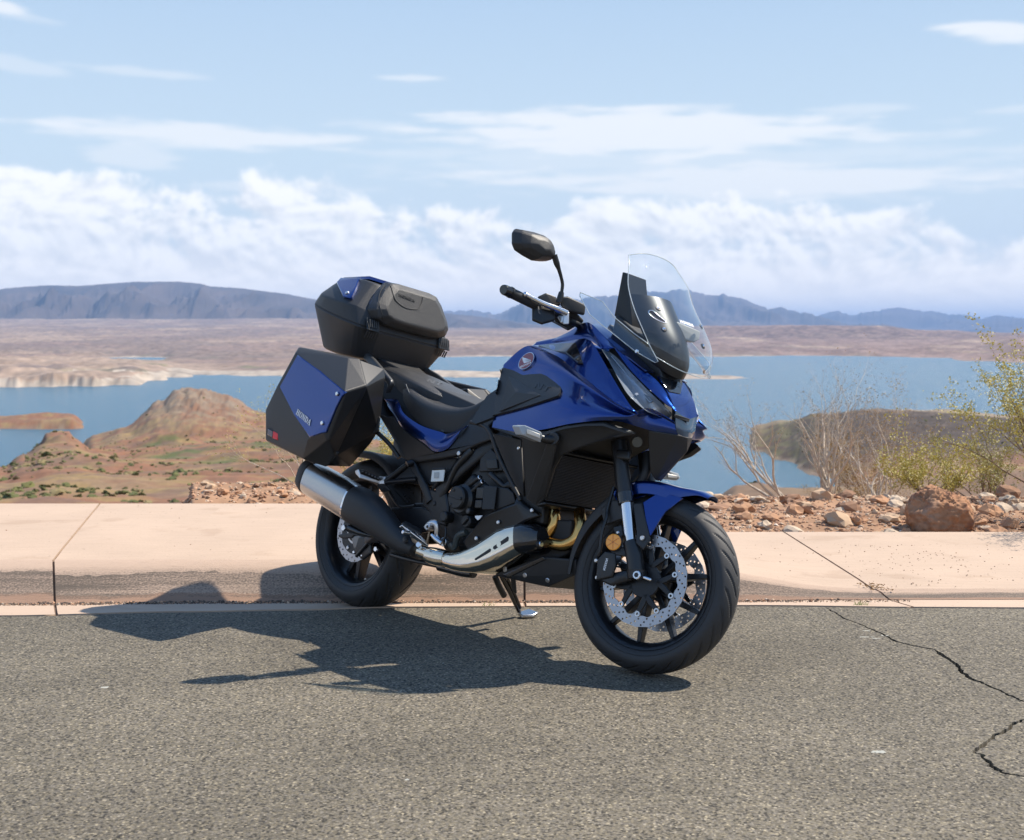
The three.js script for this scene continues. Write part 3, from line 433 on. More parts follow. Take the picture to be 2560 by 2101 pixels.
// --- the boulder
{
  const c = onLevel(2372, 1322, 0.02), g = new THREE.IcosahedronGeometry(1, 24), p = g.attributes.position;
  const planes = [[V(-0.45, 0.25, 0.85), 0.80], [V(0.75, 0.35, 0.55), 0.82], [V(-0.75, 0.45, 0.3), 0.84], [V(0.2, 1, 0.15), 0.78], [V(0.1, -0.2, 1), 0.86], [V(0.6, 0.8, -0.1), 0.82], [V(-0.2, 0.75, 0.6), 0.80], [V(-0.9, -0.1, 0.4), 0.92], [V(0.9, -0.1, 0.3), 0.9]].map(([n, d]) => [n.normalize(), d]);
  for (let i = 0; i < p.count; i++) { const v = V(p.getX(i), p.getY(i), p.getZ(i)).normalize(); let r = 1.0; for (const [n, d] of planes) { const k = v.dot(n); if (k > 0.05) r = Math.min(r, d / k); } r *= 1 + 0.10 * fbm(v.x * 2.2, v.y * 2.2, v.z * 2.2, 4) + 0.07 * ridge(v.x * 3, v.y * 3, v.z * 3, 4); r += sstep(0.35, 0.75, v.y) * 0.10 * noise(v.x * 14, v.y * 14, v.z * 14) + 0.035 * fbm(v.x * 11, v.y * 11, v.z * 11, 3); p.setXYZ(i, v.x * r * 0.20, v.y * r * 0.165, v.z * r * 0.17); }
  const gg = mergeVertices((g.deleteAttribute('normal'), g.deleteAttribute('uv'), g)); gg.computeVertexNormals(); const q = gg.attributes.position, n = gg.attributes.normal, col = [];
  for (let i = 0; i < q.count; i++) { const x = q.getX(i) * 9, y = q.getY(i) * 9, z = q.getZ(i) * 9, a = fbm(x, y, z, 4), l = 1 + 0.3 * fbm(x * 4, y * 4, z * 4, 3); const k = mix3([0.270, 0.143, 0.079], [0.180, 0.090, 0.056], sstep(0, 0.5, a)); const pl = sstep(0.2, 0.5, fbm(x * 0.7 + 3, y * 0.7, z * 0.7, 3)); const cc = mix3(k, [0.300, 0.188, 0.124], pl * 0.7); col.push(cc[0] * l * 1.25, cc[1] * l * 1.2, cc[2] * l * 1.15); }
  gg.setAttribute('color', new THREE.Float32BufferAttribute(col, 3)); const m = mesh('boulder', gg, new THREE.MeshStandardMaterial({ vertexColors: true, roughness: 0.95 })); m.position.set(c.x, vergeY(c.x, c.z - 0.12) + 0.09, c.z - 0.13); m.rotation.set(0.05, 0.3, -0.06); tag(m, 'large rough red-brown boulder at the edge of the pavement', 'boulder');
}
// --- desert shrubs: crooked stems, side twigs, small leaves
const barkPale = std([0.48, 0.41, 0.33], 0.9), barkDark = std([0.14, 0.095, 0.065], 0.95);
const leafMat = (c) => phys(c, 0.7, 0, { transmission: 0.35, thickness: 0, side: THREE.DoubleSide });
const leafYel = leafMat([0.42, 0.36, 0.07]), leafGrn = leafMat([0.28, 0.25, 0.06]), leafDry = leafMat([0.31, 0.19, 0.05]);
function shrub(o, root, height, spread, nStem, leafN, leafSize, bark, leaf, { leanX = 0, leanZ = 0, bare = 0.25, r0 = 0.008, up = 1, tips = 1 } = {}) {
  const pos = [], idx = [], lp = [], li = [];
  const bar = (A, B, ra, rb) => { const d = B.clone().sub(A), l = d.length(); if (l < 1e-5) return; d.divideScalar(l); const u = (Math.abs(d.y) < 0.9 ? V(0, 1, 0) : V(1, 0, 0)).cross(d).normalize(), v = d.clone().cross(u), k0 = pos.length / 3, N = 5; for (const [P, r] of [[A, ra], [B, rb]]) for (let k = 0; k < N; k++) { const a = k / N * 6.283; pos.push(P.x + (u.x * Math.cos(a) + v.x * Math.sin(a)) * r, P.y + (u.y * Math.cos(a) + v.y * Math.sin(a)) * r, P.z + (u.z * Math.cos(a) + v.z * Math.sin(a)) * r); } for (let k = 0; k < N; k++) idx.push(k0 + k, k0 + (k + 1) % N, k0 + N + (k + 1) % N, k0 + k, k0 + N + (k + 1) % N, k0 + N + k); };
  const leaves = (P, n, rad) => { for (let k = 0; k < n; k++) { const c = P.clone().add(V(rr(-1, 1), rr(-0.8, 1), rr(-1, 1)).multiplyScalar(rad)), a = V(rr(-1, 1), rr(-0.6, 1), rr(-1, 1)).normalize().multiplyScalar(leafSize * rr(0.7, 1.3)), w = a.clone().cross(V(rr(-1, 1), rr(-1, 1), rr(-1, 1)).normalize()).normalize().multiplyScalar(leafSize * 0.42); const k0 = lp.length / 3; for (const q of [c, c.clone().addScaledVector(a, 0.5).add(w), c.clone().add(a), c.clone().addScaledVector(a, 0.5).sub(w)]) lp.push(q.x, q.y, q.z); li.push(k0, k0 + 1, k0 + 2, k0, k0 + 2, k0 + 3); } };
  const grow = (P, dir, len, r, level) => { const segs = level === 0 ? 9 : level === 1 ? 6 : 4; let p = P.clone(), d = dir.clone().normalize(); for (let k = 0; k < segs; k++) { const t = k / segs; d.add(V(rr(-1, 1), rr(-0.5, 0.8) * up, rr(-1, 1)).multiplyScalar(0.30)).normalize(); const q = p.clone().addScaledVector(d, len / segs), ra = r * (1 - t * 0.75), rb = r * (1 - (t + 1 / segs) * 0.75); bar(p, q, ra, rb); if (level < 2 && t > (level === 0 ? bare : 0.15) && rnd() < (level === 0 ? 0.75 : 0.65)) { const sd = d.clone().add(V(rr(-1, 1), rr(-0.3, 0.9), rr(-1, 1)).multiplyScalar(0.95)); grow(q, sd, len * rr(0.32, 0.55), rb * 0.62, level + 1); } if (level >= 1 && leafN) leaves(q, Math.round(leafN * rr(0.4, 1.4)), 0.03 * tips); p = q; } if (leafN) leaves(p, leafN * 2, 0.035 * tips); };
  for (let k = 0; k < nStem; k++) { const a = k / nStem * 6.283 + rr(-0.4, 0.4), e = spread * rr(0.4, 1); grow(root.clone().add(V(rr(-0.05, 0.05), 0, rr(-0.05, 0.05))), V(Math.cos(a) * e + leanX, 1, Math.sin(a) * e + leanZ), height * rr(0.75, 1.1), r0 * rr(0.7, 1.2), 0); }
  const g = new THREE.Group(); g.name = numbered(o.name); scene.add(g); tag(g, o.label, o.category ?? 'bush', o.group); mesh('branches', geo(pos, idx), bark, g); if (lp.length) mesh('leaves', geo(lp, li), leaf, g); return g;
}
const at = (px, D, dy = 0) => { const x = (px - 1280) / FPX * D; return V(x, vergeY(x, -D) - 0.02 + dy, -D); };
shrub({ name: 'bare_bush', label: 'leggy pale-stemmed desert bush leaning over the bank beside the wheel' }, at(1960, 9.6), 0.74, 0.6, 7, 1, 0.009, barkPale, leafDry, { leanX: -0.85, bare: 0.3, r0: 0.011 });
shrub({ name: 'bare_bush', label: 'pale bare-branched desert bush with crooked stems behind the stones' }, at(2080, 10.2), 0.86, 0.6, 10, 1, 0.009, barkPale, leafDry, { leanX: -0.1, bare: 0.15, r0: 0.014 });
shrub({ name: 'bare_bush', label: 'thin bare desert bush between the pale bush and the boulder' }, at(2200, 10.8), 0.85, 0.6, 9, 2, 0.010, barkPale, leafDry, { bare: 0.2, r0: 0.011 });
shrub({ name: 'creosote_bush', label: 'low yellow-green desert bush just behind the boulder' }, at(2330, 9.4), 0.42, 1.5, 10, 4, 0.015, barkDark, leafYel, { bare: 0.2, r0: 0.006 });
shrub({ name: 'creosote_bush', label: 'dull olive desert bush farther down the bank behind the boulder' }, at(2480, 10.8), 0.62, 1.2, 9, 4, 0.016, barkDark, leafGrn, { bare: 0.2, r0: 0.008 });
shrub({ name: 'creosote_bush', label: 'tall yellow-flowering desert bush at the edge of the verge past the boulder' }, at(2625, 8.6), 0.84, 0.9, 7, 5, 0.016, barkDark, leafYel, { leanX: -0.25, bare: 0.35, r0: 0.009 });
shrub({ name: 'creosote_bush', label: 'yellow-green desert bush casting its shadow on the pavement' }, V(3.4, 0.0, -7.45), 0.8, 0.6, 10, 6, 0.013, barkDark, leafYel, { leanX: -0.35, bare: 0.3, r0: 0.009 });
shrub({ name: 'creosote_bush', label: 'reddish dry desert bush down the bank among the bare stems' }, at(2160, 13.5), 0.95, 0.9, 12, 4, 0.014, barkDark, leafDry, { bare: 0.2, r0: 0.007 });
shrub({ name: 'twig_bush', label: 'small pale twig plant on the bank below the pannier' }, at(742, 9.0), 0.55, 0.9, 5, 1, 0.011, barkPale, leafYel, { leanX: -0.5, bare: 0.3, r0: 0.005 });
shrub({ name: 'twig_bush', label: 'small yellowish plant on the bank behind the rear wheel' }, at(945, 11.5), 0.75, 0.6, 8, 6, 0.014, barkDark, leafYel, { bare: 0.2, r0: 0.005 });
// grass in the gutter joint
for (const [px, py, n, label] of [[2150, 1514, 26, 'tiny green grass tuft in the gutter by the dropped kerb'], [1222, 1516, 12, 'tiny grass sprig in the gutter under the engine']]) { const c = onLevel(px, py, 0.0), pos = [], idx = []; for (let k = 0; k < n; k++) { const a = rr(0, 6.28), l = rr(0.012, 0.035), x = c.x + rr(-0.03, 0.03), z = c.z + rr(-0.004, 0.004), k0 = pos.length / 3; pos.push(x - 0.0012, c.y, z, x + 0.0012, c.y, z, x + Math.cos(a) * l * 0.8, c.y + l * 0.8, z + Math.sin(a) * l * 0.5); idx.push(k0, k0 + 1, k0 + 2); } tag(mesh('grass_tuft', geo(pos, idx), leafMat([0.16, 0.26, 0.04])), label, 'grass'); }
// --- far scrub on the hillside: too many and too small to count
{
  const blob = pebbleGeo(2, 0.9, 1), scrubMat = std([1, 1, 1], 1), A = [], B2 = [];
  for (let i = 0; i < 24000; i++) { const px = rr(-300, 3000), D = 70 * (560 / 70) ** rnd(), x = (px - 1280) / FPX * D, z = -D, y = nearY(px, D, x, z); if (y < LAKE + 0.8) continue; const q = fbm(x * 0.05, z * 0.05, 61, 3); if (q + rr(-0.35, 0.25) < (px > 1750 ? -0.05 : 0.08)) continue; const s = rr(0.09, 0.28) * (rnd() < 0.07 ? 2 : 1), c = rnd() < 0.55 ? [0.085, 0.092, 0.03] : rnd() < 0.6 ? [0.19, 0.15, 0.07] : [0.12, 0.12, 0.038]; (i % 2 ? A : B2).push([x, y + s * 0.2, z, s, c, 0.7]); }
  stuff(scatter('scrub', blob[0], scrubMat, A), 'olive desert scrub dotted over the hillside', 'scrub'); stuff(scatter('scrub', blob[1], scrubMat, B2), 'dry tan scrub dotted over the hillside', 'scrub');
}
// ================================================================ MOTORCYCLE: frame x forward, y up, z to the rider's right; rear contact patch at the origin
const moto = new THREE.Group(); moto.name = 'motorcycle'; moto.position.set(-0.6367, 0, -5.2259); moto.rotation.set(-0.2002, -0.8029, 0, 'YXZ'); scene.add(moto);
tag(moto, 'blue touring motorcycle with black luggage cases parked on its side stand by the kerb', 'motorcycle'); moto.updateMatrixWorld(true);
const toBike = moto.matrixWorld.clone().invert(), eyeB = CAM.clone().applyMatrix4(toBike);
const rake = 0.4625, steerAxis = V(-Math.sin(rake), Math.cos(rake), 0), steerAt = V(1.643, 0, 0), STEER_ANGLE = 0.2244;
const STEER = new THREE.Matrix4().makeTranslation(1.643, 0, 0).multiply(new THREE.Matrix4().makeRotationAxis(steerAxis, STEER_ANGLE)).multiply(new THREE.Matrix4().makeTranslation(-1.643, 0, 0)), UNSTEER = STEER.clone().invert();
const eyeS = eyeB.clone().applyMatrix4(UNSTEER);
// crops of the photograph that points were read from: origin and scale
const Q = { a: [640, 540, 3.4717], d: [1200, 540, 3.4717], c: [640, 1000, 3.1], e: [1200, 1000, 2.4794], g: [1000, 1100, 3.8578], F: [1420, 1200, 3.4715], R: [780, 1140, 4.34], M: [1230, 560, 5.785], w: [1430, 600, 4.569] };
const rayB = (q, x, y) => { const [ox, oy, k] = Q[q]; return dirOf(ox + x / k, oy + y / k).transformDirection(toBike); };
function b(q, x, y, z) { const d = rayB(q, x, y); return eyeB.clone().addScaledVector(d, (z - eyeB.z) / d.z); }                 // on the lengthwise plane z of the bike
function s(q, x, y, z) { const d = rayB(q, x, y).transformDirection(UNSTEER); return eyeS.clone().addScaledVector(d, (z - eyeS.z) / d.z).applyMatrix4(STEER); }   // on a plane that turns with the fork
const bs = (q, list) => list.map(([x, y, z]) => b(q, x, y, z)), ss = (q, list) => list.map(([x, y, z]) => s(q, x, y, z));
const caster = new THREE.Raycaster();
function hit(m, q, x, y, lift = 0) {                                                       // on the surface of a part
  caster.set(eyeB, rayB(q, x, y)); const k = m.geometry; const r = caster.intersectObject(new THREE.Mesh(k, new THREE.MeshBasicMaterial({ side: THREE.DoubleSide })))[0];
  if (!r) return null; const n = r.face.normal.clone(); if (n.dot(caster.ray.direction) > 0) n.negate(); return { p: r.point.clone().addScaledVector(n, lift), n };
}
// ---- shapes
const ICO1 = new THREE.IcosahedronGeometry(1, 1).attributes.position, ICO2 = new THREE.IcosahedronGeometry(1, 2).attributes.position;
function smooth(g) { g.deleteAttribute('normal'); g.deleteAttribute('uv'); g = mergeVertices(g, 1e-5); g.computeVertexNormals(); return uvBox(g); }
function uvBox(g) { const p = g.attributes.position, n = g.attributes.normal, uv = []; for (let i = 0; i < p.count; i++) { const a = Math.abs(n.getX(i)), c = Math.abs(n.getY(i)), d = Math.abs(n.getZ(i)); d >= a && d >= c ? uv.push(p.getX(i), p.getY(i)) : a >= c ? uv.push(p.getZ(i), p.getY(i)) : uv.push(p.getX(i), p.getZ(i)); } g.setAttribute('uv', new THREE.Float32BufferAttribute(uv, 2)); return g; }
function hull(pts, r = 0.006) { const I = r > 0.012 ? ICO2 : ICO1, all = []; for (const p of pts) { const k = p.r ?? r; for (let i = 0; i < I.count; i++) all.push(V(p.x + I.getX(i) * k, p.y + I.getY(i) * k, p.z + I.getZ(i) * k)); } return smooth(new ConvexGeometry(all)); }
const rad = (p, r) => { if (r !== undefined) p.r = r; return p; };
const sym = (pts) => pts.flatMap((p) => p.z === 0 ? [p] : [p, rad(V(p.x, p.y, -p.z), p.r)]);
const P3 = (l) => l.map(([x, y, z, r]) => rad(V(x, y, z), r));
function mirror(g) { const m = g.clone(), p = m.attributes.position; for (let i = 0; i < p.count; i++) p.setZ(i, -p.getZ(i)); if (m.index) { const a = m.index.array; for (let i = 0; i < a.length; i += 3) [a[i], a[i + 1]] = [a[i + 1], a[i]]; } m.computeVertexNormals(); return m; }
const cr = (a, p, c, d, t) => { const t2 = t * t, t3 = t2 * t; return 0.5 * (2 * p + (c - a) * t + (2 * a - 5 * p + 4 * c - d) * t2 + (3 * p - a - 3 * c + d) * t3); };
function spline(pts, t) { const n = pts.length - 1, f = clamp(t) * n, i = Math.min(Math.floor(f), n - 1), u = f - i, g = (k) => pts[clamp(k, 0, n)]; const A = g(i - 1), B = g(i), C = g(i + 1), D = g(i + 2); return V(cr(A.x, B.x, C.x, D.x, u), cr(A.y, B.y, C.y, D.y, u), cr(A.z, B.z, C.z, D.z, u)); }
function patch(rows, nu = 40, nv = 24, thick = 0.004) {                                    // smooth sheet through rows of points, with thickness
  const fine = rows.map((r) => Array.from({ length: nu + 1 }, (_, i) => spline(r, i / nu))), pos = [], uv = [], idx = [];
  for (let j = 0; j <= nv; j++) for (let i = 0; i <= nu; i++) { const p = spline(fine.map((r) => r[i]), j / nv); pos.push(p.x, p.y, p.z); uv.push(p.x, p.y); }
  const W = nu + 1; for (let j = 0; j < nv; j++) for (let i = 0; i < nu; i++) idx.push(j * W + i, (j + 1) * W + i, (j + 1) * W + i + 1, j * W + i, (j + 1) * W + i + 1, j * W + i + 1);
  const g = geo(pos, idx, uv); if (!thick) return g;
  const n = g.attributes.normal, N = pos.length / 3, mid = Math.floor(nv / 2) * W + Math.floor(nu / 2), s0 = V(n.getX(mid), n.getY(mid), n.getZ(mid)).dot(eyeB.clone().sub(V(pos[mid * 3], pos[mid * 3 + 1], pos[mid * 3 + 2]))) > 0 ? -1 : 1;
  for (let k = 0; k < N; k++) { pos.push(pos[k * 3] + s0 * thick * n.getX(k), pos[k * 3 + 1] + s0 * thick * n.getY(k), pos[k * 3 + 2] + s0 * thick * n.getZ(k)); uv.push(uv[k * 2], uv[k * 2 + 1]); }
  const m = idx.length; for (let k = 0; k < m; k += 3) idx.push(idx[k] + N, idx[k + 2] + N, idx[k + 1] + N);
  const base = pos.length / 3, rim = []; for (let i = 0; i <= nu; i++) rim.push(i); for (let j = 1; j <= nv; j++) rim.push(j * W + nu); for (let i = nu - 1; i >= 0; i--) rim.push(nv * W + i); for (let j = nv - 1; j > 0; j--) rim.push(j * W);
  for (const k of rim) for (const o of [k, k + N]) { pos.push(pos[o * 3], pos[o * 3 + 1], pos[o * 3 + 2]); uv.push(uv[o * 2], uv[o * 2 + 1]); }
  for (let k = 0; k < rim.length; k++) { const A = base + k * 2, B = base + (k + 1) % rim.length * 2; idx.push(A, B, B + 1, A, B + 1, A + 1); }
  return geo(pos, idx, uv);
}
function between(top, bot, n, bulge) { const rows = [top]; for (let k = 1; k < n; k++) { const t = k / n; rows.push(top.map((p, i) => { const q = p.clone().lerp(bot[i], t); q.z += typeof bulge === 'function' ? bulge(t, i) : (Array.isArray(bulge) ? bulge[i] : bulge) * 4 * t * (1 - t); return q; })); } rows.push(bot); return rows; }
function panel(pts, thick = 0.012, bev = 0.004, smoothN = 0) {                             // plate with a bevelled rim; the outline may be gently bent
  let P = pts; if (smoothN) { P = []; const n = pts.length; for (let i = 0; i < n; i++) for (let k = 0; k < smoothN; k++) { const t = k / smoothN, A = pts[(i + n - 1) % n], B = pts[i], C = pts[(i + 1) % n], D = pts[(i + 2) % n]; P.push(V(cr(A.x, B.x, C.x, D.x, t), cr(A.y, B.y, C.y, D.y, t), cr(A.z, B.z, C.z, D.z, t))); } }
  const n = V(0, 0, 0); for (let i = 0; i < P.length; i++) n.add(P[i].clone().cross(P[(i + 1) % P.length])); n.normalize(); if (n.dot(eyeB.clone().sub(P[0])) < 0) { P = [...P].reverse(); n.negate(); }
  const ux = Math.abs(n.y) < 0.9 ? V(0, 1, 0).cross(n).normalize() : V(1, 0, 0).cross(n).normalize(), uy = n.clone().cross(ux), f2 = P.map((p) => new THREE.Vector2(p.dot(ux), p.dot(uy)));
  const inset = P.map((p, i) => { const A = f2[(i + f2.length - 1) % f2.length], B = f2[i], C = f2[(i + 1) % f2.length]; const d1 = B.clone().sub(A).normalize(), d2 = C.clone().sub(B).normalize(), n1 = new THREE.Vector2(-d1.y, d1.x), n2 = new THREE.Vector2(-d2.y, d2.x), m = n1.clone().add(n2); const l = m.length(); m.multiplyScalar(l > 1e-6 ? Math.min(2 / l / l * 1, 2) : 0); return p.clone().addScaledVector(ux, m.x * bev).addScaledVector(uy, m.y * bev); });
  const tris = THREE.ShapeUtils.triangulateShape(f2, []), pos = [], idx = [], N = P.length, put = (L, d) => L.forEach((p) => pos.push(p.x + n.x * d, p.y + n.y * d, p.z + n.z * d));
  put(inset, 0); put(inset, 0); put(P, -bev * 0.8); put(P, -bev * 0.8); put(P, -thick); put(P, -thick);
  for (const [x, y, z] of tris) idx.push(x, y, z, 5 * N + z, 5 * N + y, 5 * N + x);
  const wall = (r0, r1) => { for (let i = 0; i < N; i++) { const j = (i + 1) % N; idx.push(r0 * N + i, r1 * N + i, r1 * N + j, r0 * N + i, r1 * N + j, r0 * N + j); } }; wall(1, 2); wall(3, 4);
  return uvBox(geo(pos, idx));
}
function decal(m, q, list, lift = 0.003, thick = 0.006, bev = 0.0015, sm = 0) { const pts = []; const L = list; for (let i = 0; i < L.length; i++) { const A = L[i], B = L[(i + 1) % L.length]; for (let k = 0; k < 4; k++) { const h = hit(m, q, mix(A[0], B[0], k / 4), mix(A[1], B[1], k / 4), lift); if (h) pts.push(h.p); } } return panel(pts, thick, bev, sm); }
function tube(pts, rad, seg = 28, radial = 12, smoothPath = true) {                         // round bar along points; rad: number or list
  const path = smoothPath ? Array.from({ length: seg + 1 }, (_, i) => spline(pts, i / seg)) : pts, n = path.length, pos = [], idx = [], R = (t) => { if (!Array.isArray(rad)) return rad; const f = t * (rad.length - 1), i = Math.min(Math.floor(f), rad.length - 2); return mix(rad[i], rad[i + 1], f - i); };
  let up = V(0, 0, 1), prev = null;
  for (let i = 0; i < n; i++) { const d = path[Math.min(i + 1, n - 1)].clone().sub(path[Math.max(i - 1, 0)]).normalize(); if (!prev) { up = Math.abs(d.z) < 0.9 ? V(0, 0, 1) : V(0, 1, 0); } const x = up.clone().sub(d.clone().multiplyScalar(up.dot(d))).normalize(), y = d.clone().cross(x); up = x; prev = d; const r = R(i / (n - 1));
    for (let k = 0; k < radial; k++) { const a = k / radial * 2 * Math.PI, c = Math.cos(a) * r, e = Math.sin(a) * r; pos.push(path[i].x + x.x * c + y.x * e, path[i].y + x.y * c + y.y * e, path[i].z + x.z * c + y.z * e); } }
  for (let i = 0; i < n - 1; i++) for (let k = 0; k < radial; k++) { const A = i * radial + k, B = i * radial + (k + 1) % radial; idx.push(A, B, B + radial, A, B + radial, A + radial); }
  for (const [i, flip] of [[0, 1], [n - 1, 0]]) { const c = pos.length / 3; pos.push(path[i].x, path[i].y, path[i].z); const o = c + 1; for (let k = 0; k < radial; k++) { const q = (i * radial + k) * 3; pos.push(pos[q], pos[q + 1], pos[q + 2]); } for (let k = 0; k < radial; k++) { const A = o + k, B = o + (k + 1) % radial; flip ? idx.push(c, B, A) : idx.push(c, A, B); } }
  return uvBox(geo(pos, idx));
}
function loft(secs, radial = 36, caps = true, crease = 0) {                                  // secs: { c, u, v, n } superellipse sections: centre, half-axes u and v (vectors), squareness n
  const pos = [], idx = [], N = secs.length;
  for (const { c, u, v, n = 2 } of secs) for (let k = 0; k < radial; k++) { const a = k / radial * 2 * Math.PI, ca = Math.cos(a), sa = Math.sin(a), e = 2 / n, cx = Math.sign(ca) * Math.abs(ca) ** e, sy = Math.sign(sa) * Math.abs(sa) ** e; pos.push(c.x + u.x * cx + v.x * sy, c.y + u.y * cx + v.y * sy, c.z + u.z * cx + v.z * sy); }
  for (let i = 0; i < N - 1; i++) for (let k = 0; k < radial; k++) { const A = i * radial + k, B = i * radial + (k + 1) % radial; idx.push(A, B, B + radial, A, B + radial, A + radial); }
  if (caps) for (const [i, flip] of [[0, 1], [N - 1, 0]]) { const c = pos.length / 3; pos.push(secs[i].c.x, secs[i].c.y, secs[i].c.z); for (let k = 0; k < radial; k++) { const q = (i * radial + k) * 3; pos.push(pos[q], pos[q + 1], pos[q + 2]); } for (let k = 0; k < radial; k++) { const A = c + 1 + k, B = c + 1 + (k + 1) % radial; flip ? idx.push(c, B, A) : idx.push(c, A, B); } }
  return uvBox(geo(pos, idx));
}
function disc(c, r, h, axis = V(0, 0, 1), bev = 0.002, seg = 32) {                          // short cylinder with bevelled rim; c: centre of the outer face
  const g = new THREE.LatheGeometry([[0, 0], [r - bev, 0], [r, -bev], [r, -h], [0, -h]].flatMap(([x, y], i) => i === 1 || i === 2 ? [new THREE.Vector2(x, y), new THREE.Vector2(x, y)] : [new THREE.Vector2(x, y)]), seg);
  g.applyQuaternion(new THREE.Quaternion().setFromUnitVectors(V(0, 1, 0), axis.clone().normalize())); g.translate(c.x, c.y, c.z); return toCreasedNormals(g, 0.5);
}
const merged = (list) => mergeGeometries(list.map((g) => { g = g.index ? g.toNonIndexed() : g.clone(); for (const k of Object.keys(g.attributes)) if (!['position', 'normal', 'uv'].includes(k)) g.deleteAttribute(k); if (!g.attributes.uv) uvBox(g); return g; }));
const zaxis = (g) => g.rotateX(Math.PI / 2);                                                 // lathe axis y -> z
// ---- materials
const grainTex = dataTex(512, 512, (i, j, o) => { o[0] = o[1] = o[2] = 0.5 + 0.35 * noise(i / 2.6, j / 2.6, 1) + 0.2 * noise(i / 7, j / 7, 4); }); grainTex.repeat.set(7, 7);
const flakeTex = dataTex(512, 512, (i, j, o) => { o[0] = o[1] = o[2] = clamp(0.42 + 0.25 * rnd()); });  flakeTex.repeat.set(14, 14);
const mat = {
  blue: phys([0.003, 0.034, 0.20], 0.55, 1.0, { clearcoat: 1, clearcoatRoughness: 0.015, specularIntensity: 0.1, name: 'blue_paint', roughnessMap: flakeTex }),
  plastic: std([0.022, 0.0225, 0.024], 0.48, 0, { bumpMap: grainTex, bumpScale: 0.0005, name: 'black_plastic' }),
  satin: std([0.014, 0.0145, 0.016], 0.36, 0, { name: 'satin_black' }),
  gloss: phys([0.010, 0.010, 0.012], 0.15, 0, { clearcoat: 0.6, clearcoatRoughness: 0.05, name: 'gloss_black' }),
  engine: std([0.022, 0.023, 0.025], 0.42, 0.3, { name: 'engine_paint' }),
  dark: std([0.022, 0.0225, 0.024], 0.6, 0, { name: 'dark_inner' }),
  rubber: std([0.030, 0.030, 0.031], 0.62, 0, { name: 'tyre_rubber', bumpMap: grainTex, bumpScale: 0.0003 }),
  wheel: std([0.014, 0.015, 0.018], 0.33, 0.3, { name: 'wheel_paint' }),
  chrome: std([0.72, 0.72, 0.74], 0.09, 1, { name: 'chrome' }),
  steel: std([0.46, 0.455, 0.45], 0.26, 1, { name: 'brushed_steel' }),
  discSteel: std([0.40, 0.40, 0.42], 0.36, 1, { name: 'brake_steel' }),
  alu: std([0.62, 0.62, 0.63], 0.34, 1, { name: 'aluminium' }),
  exhaust: std([0.68, 0.63, 0.54], 0.09, 1, { name: 'polished_exhaust' }),
  header: std([0.62, 0.36, 0.12], 0.16, 1, { name: 'heat_tinted_pipe' }),
  seat: std([0.028, 0.0285, 0.030], 0.42, 0, { bumpMap: grainTex, bumpScale: 0.0012, name: 'seat_vinyl' }),
  clear: phys([0.90, 0.94, 0.96], 0.0, 0, { transmission: 1, thickness: 0, ior: 1.6, name: 'clear_screen' }),
  lens: phys([0.97, 0.98, 1], 0.02, 0, { transmission: 1, thickness: 0, ior: 1.5, name: 'clear_lens' }),
  orange: phys([1.0, 0.36, 0.015], 0.2, 0, { clearcoat: 1, clearcoatRoughness: 0.05, name: 'amber_reflector' }),
  red: phys([0.85, 0.008, 0.018], 0.45, 0, { clearcoat: 0.25, clearcoatRoughness: 0.2, name: 'red_reflector' }),
  darkred: phys([0.06, 0.004, 0.008], 0.2, 0, { clearcoat: 1, clearcoatRoughness: 0.05, name: 'dark_red_reflector' }),
  white: std([0.9, 0.9, 0.9], 0.5, 0, { name: 'white_print' }), grey: std([0.10, 0.10, 0.105], 0.5, 0, { name: 'grey_print' }), milky: phys([0.72, 0.74, 0.72], 0.4, 0, { name: 'milky_plastic' }), badge: phys([0.22, 0.006, 0.012], 0.25, 0, { clearcoat: 1, name: 'badge_red' }), silver: std([0.6, 0.6, 0.62], 0.25, 1, { name: 'silver' }),
};
const part = (name, g, m, parent = moto) => mesh(name, g, m, parent);
const group = (name, parent = moto) => { const o = new THREE.Group(); o.name = name; parent.add(o); return o; };
// ---------------------------------------------------------------- wheels
function tyreGeo(prof, groove, N = 640) {                                                   // prof: [r, z] half sections from crown to bead (z > 0), mirrored
  const full = [...prof.slice(1).reverse().map(([r, z]) => [r, z]), ...prof.map(([r, z]) => [r, -z])], pos = [], idx = [], uv = []; const fine = [];
  for (let i = 0; i < full.length - 1; i++) { const A = full[Math.max(i - 1, 0)], B = full[i], C = full[i + 1], D = full[Math.min(i + 2, full.length - 1)]; const k = 5; for (let t = 0; t < k; t++) fine.push([cr(A[0], B[0], C[0], D[0], t / k), cr(A[1], B[1], C[1], D[1], t / k)]); } fine.push(full[full.length - 1]);
  const M = fine.length; let arc = 0;
  for (let i = 0; i < N; i++) { const a = i / N * 2 * Math.PI; arc = 0; for (let j = 0; j < M; j++) { const [r, z] = fine[j]; if (j) arc += Math.hypot(r - fine[j - 1][0], z - fine[j - 1][1]); const d = groove(a, z, r); pos.push((r - d) * Math.cos(a), (r - d) * Math.sin(a), z); uv.push(a * 0.3, arc); } }
  for (let i = 0; i < N; i++) for (let j = 0; j < M - 1; j++) { const A = i * M + j, B = (i + 1) % N * M + j; idx.push(A, B, B + 1, A, B + 1, A + 1); }
  return geo(pos, idx, uv);
}
